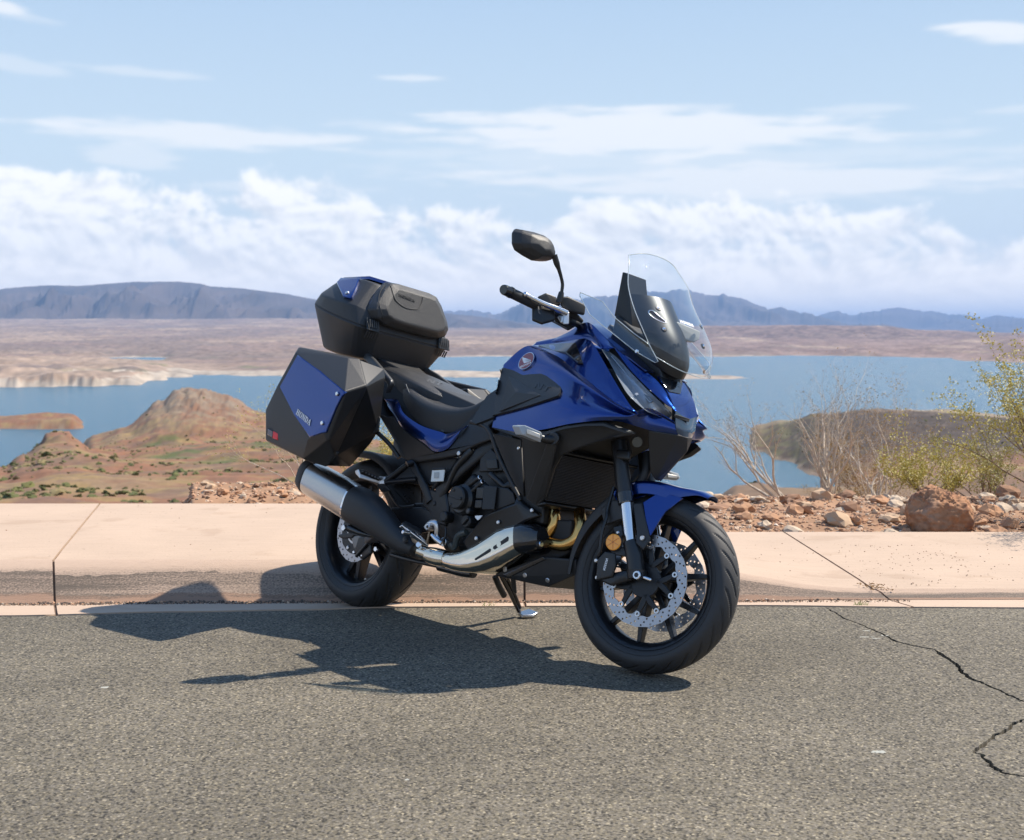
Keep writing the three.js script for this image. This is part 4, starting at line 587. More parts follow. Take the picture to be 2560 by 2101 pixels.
function grooves(R, zs, n, len, width, depth, lean, zmax) {                                 // slanted sipes, left and right staggered
  return (a, z, r) => { if (Math.abs(z) > zmax || r < R * 0.88) return 0; let d = 0; for (const [z0, z1, off] of zs) for (const side of [1, -1]) { const q = z * side; if (q < z0 - 0.004 || q > z1 + 0.004) continue; const per = 2 * Math.PI / n; let da = a - (off + (side > 0 ? 0 : 0.5)) * per - lean * (q - z0) / R - 6 * (q - z0) * (q - z0) / R; da -= Math.round(da / per) * per; const w = width * (0.5 + 0.5 * Math.sin(Math.PI * clamp((q - z0) / (z1 - z0)))); const m = Math.abs(da) * R; if (m < w) d = Math.max(d, depth * sstep(w, w * 0.45, m) * sstep(z0 - 0.003, z0 + 0.004, q) * sstep(z1 + 0.003, z1 - 0.006, q)); } return d; };
}
const rpts = (l) => l.map(([r, z]) => new THREE.Vector2(r, z));
function rimGeo(hw, rf, rb) { return toCreasedNormals(zaxis(new THREE.LatheGeometry(rpts([[rf - 0.028, 0.012], [rf - 0.026, hw * 0.5], [rb, hw * 0.72], [rf - 0.012, hw - 0.006], [rf - 0.006, hw - 0.001], [rf, hw], [rf + 0.004, hw - 0.004], [rf + 0.004, hw - 0.010], [rf - 0.006, hw - 0.014], [rf - 0.01, 0], [rf - 0.006, -hw + 0.014], [rf + 0.004, -hw + 0.010], [rf + 0.004, -hw + 0.004], [rf, -hw], [rf - 0.006, -hw + 0.001], [rf - 0.012, -hw + 0.006], [rb, -hw * 0.72], [rf - 0.026, -hw * 0.5], [rf - 0.028, -0.012], [rf - 0.028, 0.012]]), 96)), 0.6); }
function spokeGeo(a, r0, r1, w0, w1, t0, t1, skew) { const q = (r, k) => { const A = a + k * skew * (1 - (r - r0) / (r1 - r0)); return V(Math.cos(A) * r, Math.sin(A) * r, 0); }; const pts = []; for (const [r, w, t] of [[r0, w0, t0], [(r0 + r1) / 2, (w0 + w1) * 0.46, (t0 + t1) / 2], [r1, w1, t1]]) { const c = q(r, 1), n = V(-c.y, c.x, 0).normalize(); for (const [e, f] of [[1, 1], [1, -1], [-1, 1], [-1, -1]]) pts.push(V(c.x + n.x * w * e, c.y + n.y * w * e, t * f)); } return hull(pts, 0.003); }
function discGeo(ro, ri, holes, hr, th, scallop, nsc) {
  const shp = new THREE.Shape(); shp.absarc(0, 0, ro, 0, Math.PI * 2); const inner = new THREE.Path(); for (let i = 0; i <= 160; i++) { const a = -i / 160 * 2 * Math.PI, r = ri + scallop * Math.max(0, Math.cos(a * nsc)) ** 2; i ? inner.lineTo(Math.cos(a) * r, Math.sin(a) * r) : inner.moveTo(r, 0); } shp.holes.push(inner);
  for (const [r, a] of holes) { const h = new THREE.Path(); h.absarc(Math.cos(a) * r, Math.sin(a) * r, hr, 0, Math.PI * 2, true); shp.holes.push(h); }
  const g = new THREE.ExtrudeGeometry(shp, { depth: th, bevelEnabled: false, curveSegments: 10 }); g.translate(0, 0, -th / 2); return g;
}
const holePattern = (n, rs) => { const o = []; for (let k = 0; k < n; k++) rs.forEach((r, j) => o.push([r, (k + j / rs.length) / n * 2 * Math.PI])); return o; };
const frontWheel = group('front_wheel'); frontWheel.applyMatrix4(STEER.clone().multiply(new THREE.Matrix4().makeTranslation(1.535, 0.30, 0)));
{
  const prof = [[0.300, 0], [0.2985, 0.012], [0.2945, 0.026], [0.2865, 0.040], [0.2755, 0.052], [0.265, 0.0585], [0.254, 0.060], [0.243, 0.0575], [0.233, 0.052], [0.228, 0.047]];
  part('tyre', tyreGeo(prof, grooves(0.3, [[0.006, 0.034, 0], [0.020, 0.050, 0.45]], 28, 0.04, 0.0062, 0.008, 1.9, 0.053)), mat.rubber, frontWheel);
  const ring = []; for (const z of [0.0592, -0.0592]) ring.push(zaxis(new THREE.LatheGeometry(rpts([[0.246, z * 0.985], [0.2455, z * 1.012], [0.2445, z * 1.012], [0.244, z * 0.985]]), 96)));
  part('sidewall_ring', merged(ring), mat.rubber, frontWheel);
  part('rim', rimGeo(0.049, 0.2265, 0.207), mat.wheel, frontWheel);
  for (let k = 0; k < 10; k++) part('spoke', spokeGeo(-1.62 + k * Math.PI / 5, 0.045, 0.202, 0.0065, 0.0040, 0.022, 0.012, k % 2 ? 0.16 : -0.16), mat.wheel, frontWheel);
  part('hub', toCreasedNormals(zaxis(new THREE.LatheGeometry(rpts([[0.014, 0.07], [0.03, 0.07], [0.04, 0.062], [0.045, 0.03], [0.045, -0.03], [0.04, -0.062], [0.03, -0.07], [0.014, -0.07]]), 40)), 0.5), mat.wheel, frontWheel);
  for (const z of [0.0735, -0.0735]) {
    const d = part('brake_disc', discGeo(0.155, 0.117, holePattern(26, [0.1475, 0.1375, 0.1275]), 0.0034, 0.005, 0.006, 10).translate(0, 0, z), mat.discSteel, frontWheel);
    const arms = [disc(V(0, 0, z + 0.004), 0.058, 0.008)]; for (let k = 0; k < 10; k++) { const a = (k + 0.5) * Math.PI / 5; arms.push(spokeGeo(a, 0.05, 0.108, 0.007, 0.0045, 0.002, 0.002, k % 2 ? 0.3 : -0.3).translate(0, 0, z)); }
    part('disc_carrier', merged(arms), mat.wheel, frontWheel);
    for (let k = 0; k < 10; k++) { const a = (k + 0.5) * Math.PI / 5, c = V(Math.cos(a) * 0.1125, Math.sin(a) * 0.1125, z + Math.sign(z) * 0.005); const g = toCreasedNormals(zaxis(new THREE.LatheGeometry(rpts([[0.0045, 0.0025], [0.009, 0.0025], [0.0095, 0.0015], [0.0095, -0.006], [0.0045, -0.006], [0.0045, 0.0025]]), 18)), 0.5).translate(c.x, c.y, c.z); part('disc_button', g, mat.alu, frontWheel); }
  }
}
const rearWheel = group('rear_wheel'); rearWheel.position.set(0, 0.295, 0);
{
  const prof = [[0.315, 0], [0.3135, 0.018], [0.309, 0.038], [0.3005, 0.058], [0.289, 0.074], [0.277, 0.084], [0.266, 0.089], [0.254, 0.0895], [0.243, 0.086], [0.234, 0.080], [0.228, 0.076]];
  part('tyre', tyreGeo(prof, grooves(0.315, [[0.012, 0.055, 0], [0.04, 0.078, 0.4]], 20, 0.04, 0.007, 0.008, 2.3, 0.08)), mat.rubber, rearWheel);
  part('sidewall_ring', merged([0.0885, -0.0885].map((z) => zaxis(new THREE.LatheGeometry(rpts([[0.2485, z * 0.985], [0.248, z * 1.012], [0.247, z * 1.012], [0.2465, z * 0.985]]), 96)))), mat.rubber, rearWheel);
  part('rim', rimGeo(0.077, 0.2265, 0.205), mat.wheel, rearWheel);
  for (let k = 0; k < 10; k++) part('spoke', spokeGeo(-1.9 + Math.floor(k / 2) * Math.PI * 0.4 + (k % 2 ? 0.17 : -0.17), 0.05, 0.202, 0.011, 0.0075, 0.026, 0.016, k % 2 ? -0.14 : 0.14), mat.wheel, rearWheel);
  part('hub', toCreasedNormals(zaxis(new THREE.LatheGeometry(rpts([[0.014, 0.085], [0.035, 0.085], [0.06, 0.07], [0.062, 0.02], [0.062, -0.06], [0.05, -0.085], [0.014, -0.085]]), 40)), 0.5), mat.wheel, rearWheel);
  part('brake_disc', discGeo(0.128, 0.094, holePattern(18, [0.121, 0.109]), 0.0038, 0.005, 0.004, 5).translate(0, 0, 0.079), mat.discSteel, rearWheel);
  part('disc_carrier', disc(V(0, 0, 0.083), 0.095, 0.01), mat.wheel, rearWheel);
  part('tone_ring', discGeo(0.052, 0.044, holePattern(36, [0.0485]), 0.0016, 0.002, 0, 5).translate(0, 0, 0.086), mat.alu, rearWheel);
  for (let k = 0; k < 5; k++) { const a = 0.5 + k * Math.PI * 0.4; part('bolt', disc(V(Math.cos(a) * 0.08, Math.sin(a) * 0.08, 0.088), 0.0085, 0.006, V(0, 0, 1), 0.002, 12), mat.alu, rearWheel); }
}
const font = await new FontLoader().loadAsync('fonts/droid/droid_sans_bold.typeface.json'), serif = await new FontLoader().loadAsync('fonts/droid/droid_serif_bold.typeface.json');
function textOn(m, q, str, fnt, from, to, up, size, lift, depth, material, parent, name = 'lettering', slant = 0) {       // text laid on a part, its baseline from pixel `from` to pixel `to`; `up` a pixel above the start
  const A = hit(m, q, ...from, lift), B = hit(m, q, ...to, lift), C = hit(m, q, ...up, lift); if (!A || !B || !C) return null;
  const g = new TextGeometry(str, { font: fnt, size: 1, depth: 1, curveSegments: 3, bevelEnabled: false }); g.computeBoundingBox(); const bx = g.boundingBox;
  const ux = B.p.clone().sub(A.p), len = ux.length(); ux.normalize(); const uy = C.p.clone().sub(A.p); uy.addScaledVector(ux, -uy.dot(ux)); const hgt = uy.length(); uy.normalize(); const un = ux.clone().cross(uy);
  g.translate(-bx.min.x, 0, 0); g.scale(len / (bx.max.x - bx.min.x), hgt / bx.max.y, depth); if (slant) { const p = g.attributes.position; for (let i = 0; i < p.count; i++) p.setX(i, p.getX(i) + slant * p.getY(i)); }
  g.applyMatrix4(new THREE.Matrix4().makeBasis(ux, uy, un)); g.translate(A.p.x, A.p.y, A.p.z); return part(name, g, material, parent);
}
const both = (name, g, m, parent = moto) => { const r = part(name, g, m, parent); part(name, mirror(g), m, parent); return r; };
// ---------------------------------------------------------------- fairing: each shell right and left
const r0 = [...bs('d', [[205, 1290, 0.165], [415, 1128, 0.150], [660, 1215, 0.192], [900, 1400, 0.224], [1150, 1600, 0.224], [1330, 1692, 0.205]]), b('e', 1050, 55, 0.118), b('e', 1200, 136, 0.058)];
const r3 = bs('e', [[75, 170, 0.262], [245, 200, 0.285], [400, 182, 0.290], [560, 148, 0.288], [750, 128, 0.262], [880, 138, 0.215], [1060, 190, 0.100], [1228, 217, 0.037]]);
const sideFairing = both('side_fairing', patch(between(r0, r3, 6, (t, i) => [0, 0.5, 1, 1, 1, 0.8, 0.5, 0.2][i] * (t < 0.4 ? -0.024 * Math.sin(t / 0.4 * Math.PI) : 0.014 * Math.sin((t - 0.4) / 0.6 * Math.PI))), 70, 40), mat.blue);
const u0 = bs('d', [[590, 1106, 0.10], [845, 1072, 0.122], [955, 1078, 0.128], [1060, 1240, 0.150], [1180, 1450, 0.182], [1330, 1686, 0.203]]), u1 = bs('d', [[430, 1128, 0.152], [660, 1213, 0.193], [800, 1318, 0.213], [960, 1447, 0.227], [1110, 1568, 0.226], [1300, 1682, 0.209]]);
both('upper_fairing', patch([u0, u0.map((p, i) => { const q = p.clone().lerp(u1[i], 0.5); q.z -= 0.004; return q; }), u1], 50, 16), mat.blue);
const h0 = bs('d', [[560, 1104, 0.092], [760, 1012, 0.098], [900, 930, 0.100], [975, 945, 0.104], [1090, 1060, 0.115], [1165, 1140, 0.125]]), h1 = bs('d', [[598, 1107, 0.101], [820, 1076, 0.120], [935, 1076, 0.128], [1000, 1110, 0.138], [1062, 1152, 0.150], [1165, 1146, 0.135]]);
both('cockpit_shoulder', patch(between(h0, h1, 2, 0.006), 40, 12), mat.blue);
const v0 = bs('d', [[975, 943, 0.104], [1100, 1066, 0.116], [1200, 1164, 0.126], [1320, 1250, 0.128], [1440, 1345, 0.115]]), v1 = bs('d', [[1010, 932, 0.055], [1150, 1015, 0.06], [1285, 1140, 0.07], [1395, 1245, 0.075], [1520, 1360, 0.075]]);
both('cowl_strip', patch(between(v0, v1, 2, 0.004), 30, 8), mat.blue);
const n0 = bs('d', [[1165, 1148, 0.135], [1290, 1318, 0.138], [1440, 1475, 0.126], [1590, 1612, 0.09], [1692, 1688, 0.062]]), n1 = bs('d', [[1325, 1258, 0.120], [1440, 1350, 0.108], [1545, 1440, 0.092], [1640, 1570, 0.066], [1705, 1694, 0.06]]);
both('nose_side', patch(between(n0, n1, 2, 0.004), 30, 10), mat.blue);
const nose = [bs('d', [[1540, 1388, 0.076], [1655, 1398, 0.0]]), bs('d', [[1640, 1545, 0.068], [1752, 1575, 0.0]]), [b('d', 1698, 1690, 0.06), b('e', 1285, 118, 0.0)]].map(([r, c]) => [r, V(mix(r.x, c.x, 0.75), mix(r.y, c.y, 0.6), r.z * 0.5), c, V(mix(r.x, c.x, 0.75), mix(r.y, c.y, 0.6), -r.z * 0.5), V(r.x, r.y, -r.z)]);
const noseCentre = part('nose_panel', patch(nose, 24, 20), mat.blue);
const chin = [[b('d', 1698, 1690, 0.06), b('e', 1285, 118, 0.0)], [b('e', 1215, 170, 0.052), b('e', 1292, 180, 0)], [b('e', 1229, 217, 0.037), b('e', 1285, 233, 0.0)]].map(([r, c]) => [r, V(mix(r.x, c.x, 0.75), mix(r.y, c.y, 0.6), r.z * 0.5), c, V(mix(r.x, c.x, 0.75), mix(r.y, c.y, 0.6), -r.z * 0.5), V(r.x, r.y, -r.z)]);
part('position_light', patch(chin, 24, 14), phys([0.02, 0.05, 0.09], 0.08, 0, { clearcoat: 1, name: 'smoked_lens' }));
part('grille_slot', panel(bs('e', [[1205, 108, 0.064], [1296, 138, 0.004], [1302, 118, 0.0], [1215, 90, 0.062]]), 0.006, 0.001), mat.dark);
{ const top = [b('e', 1050, 196, 0.098), b('e', 1110, 208, 0.074), b('e', 1229, 222, 0.036), b('e', 1282, 238, 0)], low = [b('e', 1278, 318, -0.02), b('e', 1225, 372, -0.01), b('e', 1092, 492, 0.012), b('e', 1062, 440, 0.035)]; part('chin_cowl', hull([...sym(top), ...low, ...low.slice(2).map((p) => V(p.x, p.y, -p.z))], 0.004), mat.plastic); }
part('nose_insert', decal(noseCentre, 'd', [[1560, 1402], [1740, 1398], [1752, 1470], [1738, 1548], [1640, 1530], [1600, 1480]], 0.003, 0.004, 0.001), mat.gloss);
// headlights: dark bowl, bright strip, clear cover
const l0 = [...bs('d', [[1052, 1152, 0.152], [1130, 1280, 0.168], [1212, 1432, 0.184], [1295, 1562, 0.190], [1440, 1690, 0.140], [1580, 1752, 0.080]])], l1 = bs('d', [[1108, 1164, 0.140], [1210, 1250, 0.142], [1320, 1370, 0.140], [1445, 1502, 0.130], [1572, 1622, 0.098], [1662, 1706, 0.070]]);
const inw = (l, d) => l.map((p) => V(p.x - d * 0.4, p.y - d * 0.1, p.z - d));
const glassPatch = patch(between(l0, l1, 2, 0.004), 30, 8, 0), bowl = patch([l0, inw(l0.map((p, i) => p.clone().lerp(l1[i], 0.25)), 0.035), inw(l0.map((p, i) => p.clone().lerp(l1[i], 0.75)), 0.03), l1], 30, 10, 0);
const chip = (t0, t1, f0, f1, d) => panel([[t0, f0], [t1, f0], [t1, f1], [t0, f1]].map(([t, f]) => inw([spline(l0, t).lerp(spline(l1, t), f)], d)[0]), 0.006, 0.001);
for (const side of [1, -1]) { const k = side > 0 ? (g) => g : mirror, hl = group('headlight');
  part('lamp_bowl', k(bowl), std([0.34, 0.37, 0.41], 0.3, 0.5), hl); part('reflector_strip', k(chip(0.1, 0.72, 0.55, 0.78, 0.018)), std([0.35, 0.38, 0.42], 0.2, 0.9), hl); part('led_module', k(chip(0.58, 0.61, 0.3, 0.45, 0.014)), mat.steel, hl); part('led_module', k(chip(0.80, 0.83, 0.35, 0.5, 0.014)), mat.steel, hl); part('light_guide', k(chip(0.05, 0.95, 0.86, 0.93, 0.004)), std([0.45, 0.47, 0.5], 0.3), hl); part('cover_lens', k(glassPatch), mat.lens, hl); }
// black recess behind the tank shoulder, knee panels, lower black cowl
both('air_duct', panel(bs('d', [[505, 1122, 0.146], [600, 1110, 0.118], [835, 1098, 0.136], [862, 1180, 0.166], [892, 1272, 0.200], [840, 1262, 0.205], [740, 1180, 0.186], [640, 1172, 0.172]]), 0.008, 0.002), mat.gloss);
function drape(m, q, top, bot, nv, lift, zOf, thick) {                                      // a shell laid on another part: pixel rows between two outlines
  const N = 48, at2 = (l, t) => { const f = t * (l.length - 1), i = Math.min(Math.floor(f), l.length - 2); return [mix(l[i][0], l[i + 1][0], f - i), mix(l[i][1], l[i + 1][1], f - i)]; };
  const rows = []; for (let j = 0; j <= nv; j++) rows.push(Array.from({ length: N + 1 }, (_, i) => { const A = at2(top, i / N), B2 = at2(bot, i / N), x = mix(A[0], B2[0], j / nv), y = mix(A[1], B2[1], j / nv), h = hit(m, q, x, y, lift); return h ? h.p : b(q, x, y, zOf(x, y)); }));
  return patch(rows, N, nv, thick);
}
const knee = both('knee_panel', drape(sideFairing, 'd', [[-75, 1780], [0, 1655], [60, 1560], [150, 1500], [170, 1420], [192, 1322], [300, 1352], [385, 1395], [460, 1388], [540, 1384], [590, 1405], [650, 1452], [708, 1502]], [[-40, 1806], [20, 1784], [80, 1760], [140, 1736], [210, 1718], [280, 1700], [350, 1680], [420, 1660], [500, 1635], [590, 1605], [688, 1574], [704, 1545], [710, 1510]], 16, 0.009, (x, y) => 0.170 + clamp((y - 1290) / 545) * 0.097 + 0.006, 0.012), mat.plastic);
{ const H2 = (x, y, l) => (hit(knee, 'd', x, y, l) ?? { p: b('d', x, y, 0.22) }).p; part('knee_crease', hull([H2(250, 1400, 0.001), H2(330, 1545, 0.010), H2(180, 1700, 0.005), H2(300, 1420, 0.001), H2(520, 1560, 0.001)], 0.002), mat.plastic); }
textOn(knee, 'd', 'NT', font, [468, 1490], [590, 1530], [480, 1440], 1, 0.0006, 0.0012, mat.satin, knee, 'lettering', -0.3);
const tankTop = sym([V(0.86, 1.0, 0.12), V(0.93, 1.085, 0.09), V(1.02, 1.10, 0.085), V(1.12, 1.09, 0.09), V(1.1, 0.95, 0.13), V(0.83, 0.93, 0.1)]); part('fuel_tank', hull(tankTop, 0.02), mat.blue);
const cowlPts = bs('e', [[80, 178, 0.264], [250, 216, 0.288], [400, 206, 0.295], [520, 170, 0.292], [640, 152, 0.278], [760, 150, 0.262], [900, 196, 0.21], [955, 217, 0.185], [800, 247, 0.225], [620, 302, 0.236], [500, 352, 0.232], [450, 440, 0.222], [405, 600, 0.2], [365, 668, 0.19], [285, 620, 0.215], [262, 400, 0.26], [255, 247, 0.285], [170, 218, 0.277]]);
const lowerCowl = both('lower_cowl', panel(cowlPts, 0.02, 0.006), mat.plastic);
both('cowl_facet', hull([b('e', 420, 270, 0.296), b('e', 470, 285, 0.285), b('e', 345, 640, 0.20), b('e', 300, 600, 0.215), b('e', 400, 585, 0.205)], 0.003), mat.plastic);
both('cowl_strut', tube([b('d', -80, 1790, 0.24), b('e', 48, 182, 0.256), b('e', 120, 360, 0.240), b('e', 252, 622, 0.212)], 0.0075, 24, 8), mat.plastic);
part('strut_screw', disc(b('e', 234, 300, 0.245), 0.006, 0.004), mat.alu);
both('cowl_inner', panel(bs('e', [[75, 210, 0.21], [255, 250, 0.23], [270, 600, 0.19], [215, 540, 0.2]]), 0.01, 0.001), mat.dark);
// badge on the tank
{
  const c = hit(sideFairing, 'd', 413, 1268, 0.007), n = c.n, bd = group('tank_badge'), up = hit(sideFairing, 'd', 413, 1196, 0.002).p.sub(c.p).normalize(), rx = up.clone().cross(n).normalize(), uy = n.clone().cross(rx).normalize();
  const base = new THREE.Matrix4().makeBasis(rx, uy, n).setPosition(c.p), R = hit(sideFairing, 'd', 413, 1196, 0).p.distanceTo(c.p);
  const flat = (pts, z, h, m, name) => part(name, new THREE.ExtrudeGeometry(new THREE.Shape(pts.map(([x, y]) => new THREE.Vector2(x * R, y * R))), { depth: h, bevelEnabled: false }).translate(0, 0, z).applyMatrix4(base), m, bd);
  const circle = (r) => Array.from({ length: 40 }, (_, i) => [Math.cos(i / 20 * Math.PI) * r, Math.sin(i / 20 * Math.PI) * r]);
  flat(circle(1), -0.010, 0.011, mat.silver, 'badge_ring'); flat(circle(0.92), 0.001, 0.0006, mat.badge, 'badge_field');
  const tips = [[-0.55, 0.62, 0.28, -0.1], [-0.5, 0.38, 0.36, -0.16], [-0.42, 0.18, 0.42, -0.2], [-0.34, 0.0, 0.46, -0.24], [-0.26, -0.14, 0.48, -0.28]];
  for (const [x, y, ex, ey] of tips) flat([[x, y], [x + 0.10, y + 0.02], [ex + 0.12, ey + 0.06], [ex + 0.16, ey - 0.02], [ex, ey - 0.06], [x + 0.02, y - 0.1]], 0.0017, 0.0006, mat.white, 'wing_feather');
  const t = new TextGeometry('HONDA', { font: serif, size: R * 0.26, depth: 0.0006, curveSegments: 2, bevelEnabled: false }); t.computeBoundingBox(); t.translate(-(t.boundingBox.max.x) / 2, -R * 0.66, 0.0017); part('lettering', t.applyMatrix4(base), mat.white, bd);
}
// ---------------------------------------------------------------- screen, deflectors, instrument panel
{
  const rowsS = [[648, 172, 0.142, 0.020, 0.026], [650, 300, 0.166, 0.042, 0.014], [642, 520, 0.184, 0.064, 0.006], [705, 770, 0.197, 0.080, -0.006], [795, 990, 0.194, 0.086, -0.018], [885, 1195, 0.172, 0.084, -0.030], [958, 1335, 0.138, 0.072, -0.040]].map(([x, y, z, dx, dy]) => { const e = b('w', x, y, z); return [e.x, e.y, z, e.x + dx, e.y + dy]; });
  const rows = rowsS.map(([x, y, z, cx, cy]) => [1, 0.66, 0.33, 0, -0.33, -0.66, -1].map((k) => V(mix(cx, x, Math.abs(k) ** 2.1), mix(cy, y, Math.abs(k) ** 2.4), z * k)));
  const screenGeo = patch(rows, 40, 40, 0); const sc = part('windscreen', screenGeo, mat.clear); sc.userData.label = 'tall clear windscreen';
  const ring = []; for (let i = 0; i <= 40; i++) ring.push(spline(rows[0], i / 40)); for (let i = 1; i <= 30; i++) ring.push(spline(rows.map((r) => r[6]), i / 30)); for (let i = 39; i >= 0; i--) ring.push(spline(rows[6], i / 40)); for (let i = 29; i > 0; i--) ring.push(spline(rows.map((r) => r[0]), i / 30)); ring.push(ring[0]);
  part('screen_edge', tube(ring, 0.0016, 1, 6, false), phys([0.75, 0.8, 0.82], 0.1, 0, { transmission: 0.5, thickness: 0 }), sc);
  for (const [x, y] of [[992, 778], [1054, 1018], [1480, 990], [1502, 1212]]) { const h = hit(sc, 'w', x, y, 0.004); if (h) { part('screw', disc(h.p, 0.0065, 0.006, h.n, 0.003, 20), mat.chrome, sc); part('grommet', disc(h.p.clone().addScaledVector(h.n, -0.003), 0.0105, 0.005, h.n, 0.002, 20), mat.satin, sc); } }
  for (const l of [[[880, 812], [925, 815], [1000, 880], [1065, 935], [1060, 950], [1030, 945], [940, 900], [878, 845]]]) { const pts = l.map(([x, y]) => hit(sc, 'w', x, y, 0.0015).p); part('screen_slot', panel(pts, 0.002, 0.0005, 3), mat.gloss, sc); pts.push(pts[0]); part('slot_rim', tube(pts, 0.0018, 40, 6), mat.chrome, sc); }
  textOn(sc, 'w', 'HONDA', font, [1238, 950], [1392, 1002], [1244, 918], 1, 0.001, 0.0006, mat.white, sc);
  const df = bs('w', [[95, 600, 0.238], [88, 640, 0.242], [200, 850, 0.250], [330, 962, 0.242], [520, 1112, 0.220], [730, 1277, 0.190], [950, 1402, 0.150], [985, 1388, 0.146], [948, 1320, 0.150], [880, 1192, 0.168], [700, 1062, 0.192], [480, 880, 0.212], [350, 705, 0.222]]);
  const dg = panel(df, 0.003, 0.0005); for (const k of [0, 1]) { const d = part('wind_deflector', k ? mirror(dg) : dg, mat.clear); const r2 = [...df, df[0]].map((p) => k ? V(p.x, p.y, -p.z) : p); part('deflector_edge', tube(r2, 0.0016, 1, 6, false), phys([0.75, 0.8, 0.82], 0.1, 0, { transmission: 0.5, thickness: 0 }), d); }
  const ip = sym([b('w', 590, 382, 0.05), b('w', 500, 860, 0.05), b('w', 640, 1000, 0.05)]); part('instrument_panel', hull([...ip, ...ip.map((p) => V(p.x + 0.018, p.y - 0.004, p.z * 0.96))], 0.004), mat.satin);
  part('instrument_hood', hull(sym([b('w', 520, 880, 0.065), b('w', 880, 1185, 0.065), b('w', 950, 1330, 0.06), V(1.25, 1.0, 0.06), V(1.5, 0.98, 0.05)]), 0.006), mat.plastic);
  const carrier = rows.slice(2).map((r, j) => r.map((p) => V(p.x - 0.05 - 0.004 * j, p.y - 0.012, p.z * (0.62 - 0.02 * j)))); part('screen_carrier', patch(carrier, 24, 24, 0.004), mat.satin);
  { const pl = bs('w', [[1085, 905, 0.02], [1290, 985, -0.06], [1450, 1055, -0.115], [1440, 1130, -0.11], [1390, 1160, -0.095], [1240, 1120, -0.04], [1130, 1060, 0.0]]); part('screen_bracket', hull([...pl, ...pl.map((p) => V(p.x - 0.02, p.y, p.z))], 0.004), std([0.42, 0.40, 0.36], 0.5)); }
  both('deflector_screw', disc(b('w', 732, 1272, 0.192), 0.007, 0.006), mat.chrome);
}
// ---------------------------------------------------------------- indicators
{
  const make = (L, I, st, base, dir) => { const t = group('turn_signal'), body = [...L, ...L.map((p) => V(p.x - 0.03, p.y, p.z))];
    part('signal_lens', hull(body, 0.004), phys([0.34, 0.36, 0.38], 0.15, 0, { clearcoat: 1, name: 'signal_lens' }), t); part('signal_inner', panel(I.map((p) => V(p.x + 0.006, p.y, p.z)), 0.003, 0.001), std([0.62, 0.58, 0.52], 0.3, 0.6), t);
    part('signal_stalk', tube(st, [0.012, 0.0145, 0.018], 12, 14), mat.satin, t); part('signal_base', disc(base, 0.022, 0.012, dir), mat.satin, t); };
  make(bs('e', [[246, 168, 0.395], [278, 165, 0.385], [372, 205, 0.345], [384, 232, 0.335], [372, 256, 0.335], [265, 212, 0.388]]), bs('e', [[282, 180, 0.392], [365, 212, 0.352], [365, 238, 0.350], [282, 208, 0.390]]), bs('e', [[375, 236, 0.335], [415, 246, 0.31], [455, 248, 0.285]]), b('e', 452, 240, 0.296), V(0.2, 0, 1));
  make(bs('e', [[1138, 452, -0.29], [1170, 444, -0.30], [1225, 462, -0.345], [1232, 482, -0.35], [1215, 494, -0.345], [1140, 486, -0.29]]), bs('e', [[1158, 458, -0.295], [1218, 470, -0.335], [1214, 488, -0.335], [1158, 480, -0.295]]), bs('e', [[1140, 470, -0.295], [1100, 455, -0.27], [1060, 440, -0.25]]), b('e', 1070, 440, -0.26), V(0.2, 0, -1));
}
// ---------------------------------------------------------------- seats, tail and side covers
function saddle(secs, n = 4.2) {                                                            // secs: [x, y top, half width, y bottom]
  const rows = secs.map(([x, yt, w, yb, crown = 0.012]) => { const r = []; for (const k of [-1, -0.985, -0.93, -0.8, -0.5, 0, 0.5, 0.8, 0.93, 0.985, 1]) { const a = Math.abs(k); const y = a >= 0.985 ? (a === 1 ? yb : mix(yt, yb, 0.42)) : yt - crown * (a / 0.93) ** 3 * 1.9; r.push(V(x, y, w * (a === 1 ? 0.94 : Math.min(1, a * 1.02)) * Math.sign(k))); } return r; });
  return patch(rows, 40, 40, 0.006);
}
const riderSeat = part('rider_seat', saddle([[0.262, 0.915, 0.15, 0.85], [0.30, 0.912, 0.165, 0.83], [0.36, 0.888, 0.178, 0.79], [0.44, 0.861, 0.180, 0.752], [0.52, 0.846, 0.168, 0.735], [0.59, 0.846, 0.145, 0.742], [0.65, 0.866, 0.118, 0.765], [0.695, 0.90, 0.096, 0.80], [0.72, 0.912, 0.088, 0.83]]), mat.seat);
const pillion = part('pillion_seat', saddle([[0.0, 0.985, 0.10, 0.955], [0.05, 1.005, 0.118, 0.945], [0.14, 0.992, 0.128, 0.91], [0.24, 0.967, 0.142, 0.87], [0.34, 0.940, 0.146, 0.85], [0.42, 0.914, 0.135, 0.84], [0.458, 0.898, 0.115, 0.84], [0.470, 0.875, 0.105, 0.84]]), mat.seat);
textOn(pillion, 'a', 'NT', font, [1478, 1440], [1600, 1480], [1468, 1405], 1, 0.0005, 0.0012, std([0.09, 0.09, 0.09], 0.4), pillion, 'lettering', -0.3);
part('seat_piping', tube([...bs('a', [[1300, 1462, 0.165], [1340, 1560, 0.176], [1390, 1640, 0.176]]), ...bs('c', [[1250, 30, 0.175], [1340, 130, 0.170], [1420, 215, 0.162], [1455, 248, 0.158]])], 0.0022, 30, 6), std([0.09, 0.095, 0.1], 0.5), riderSeat);
const bluePts = [...bs('c', [[1005, -12, 0.170], [1050, -20, 0.172], [1095, 0, 0.178], [1135, 90, 0.186], [1200, 150, 0.190], [1300, 208, 0.188], [1440, 252, 0.176], [1490, 264, 0.172], [1640, 196, 0.160], [1560, 290, 0.178], [1480, 380, 0.186], [1385, 400, 0.190], [1300, 335, 0.196], [1150, 232, 0.196], [1065, 120, 0.188], [1020, 50, 0.176]])];
const tri = (L, t, bv, bul) => panel(L, t, bv);
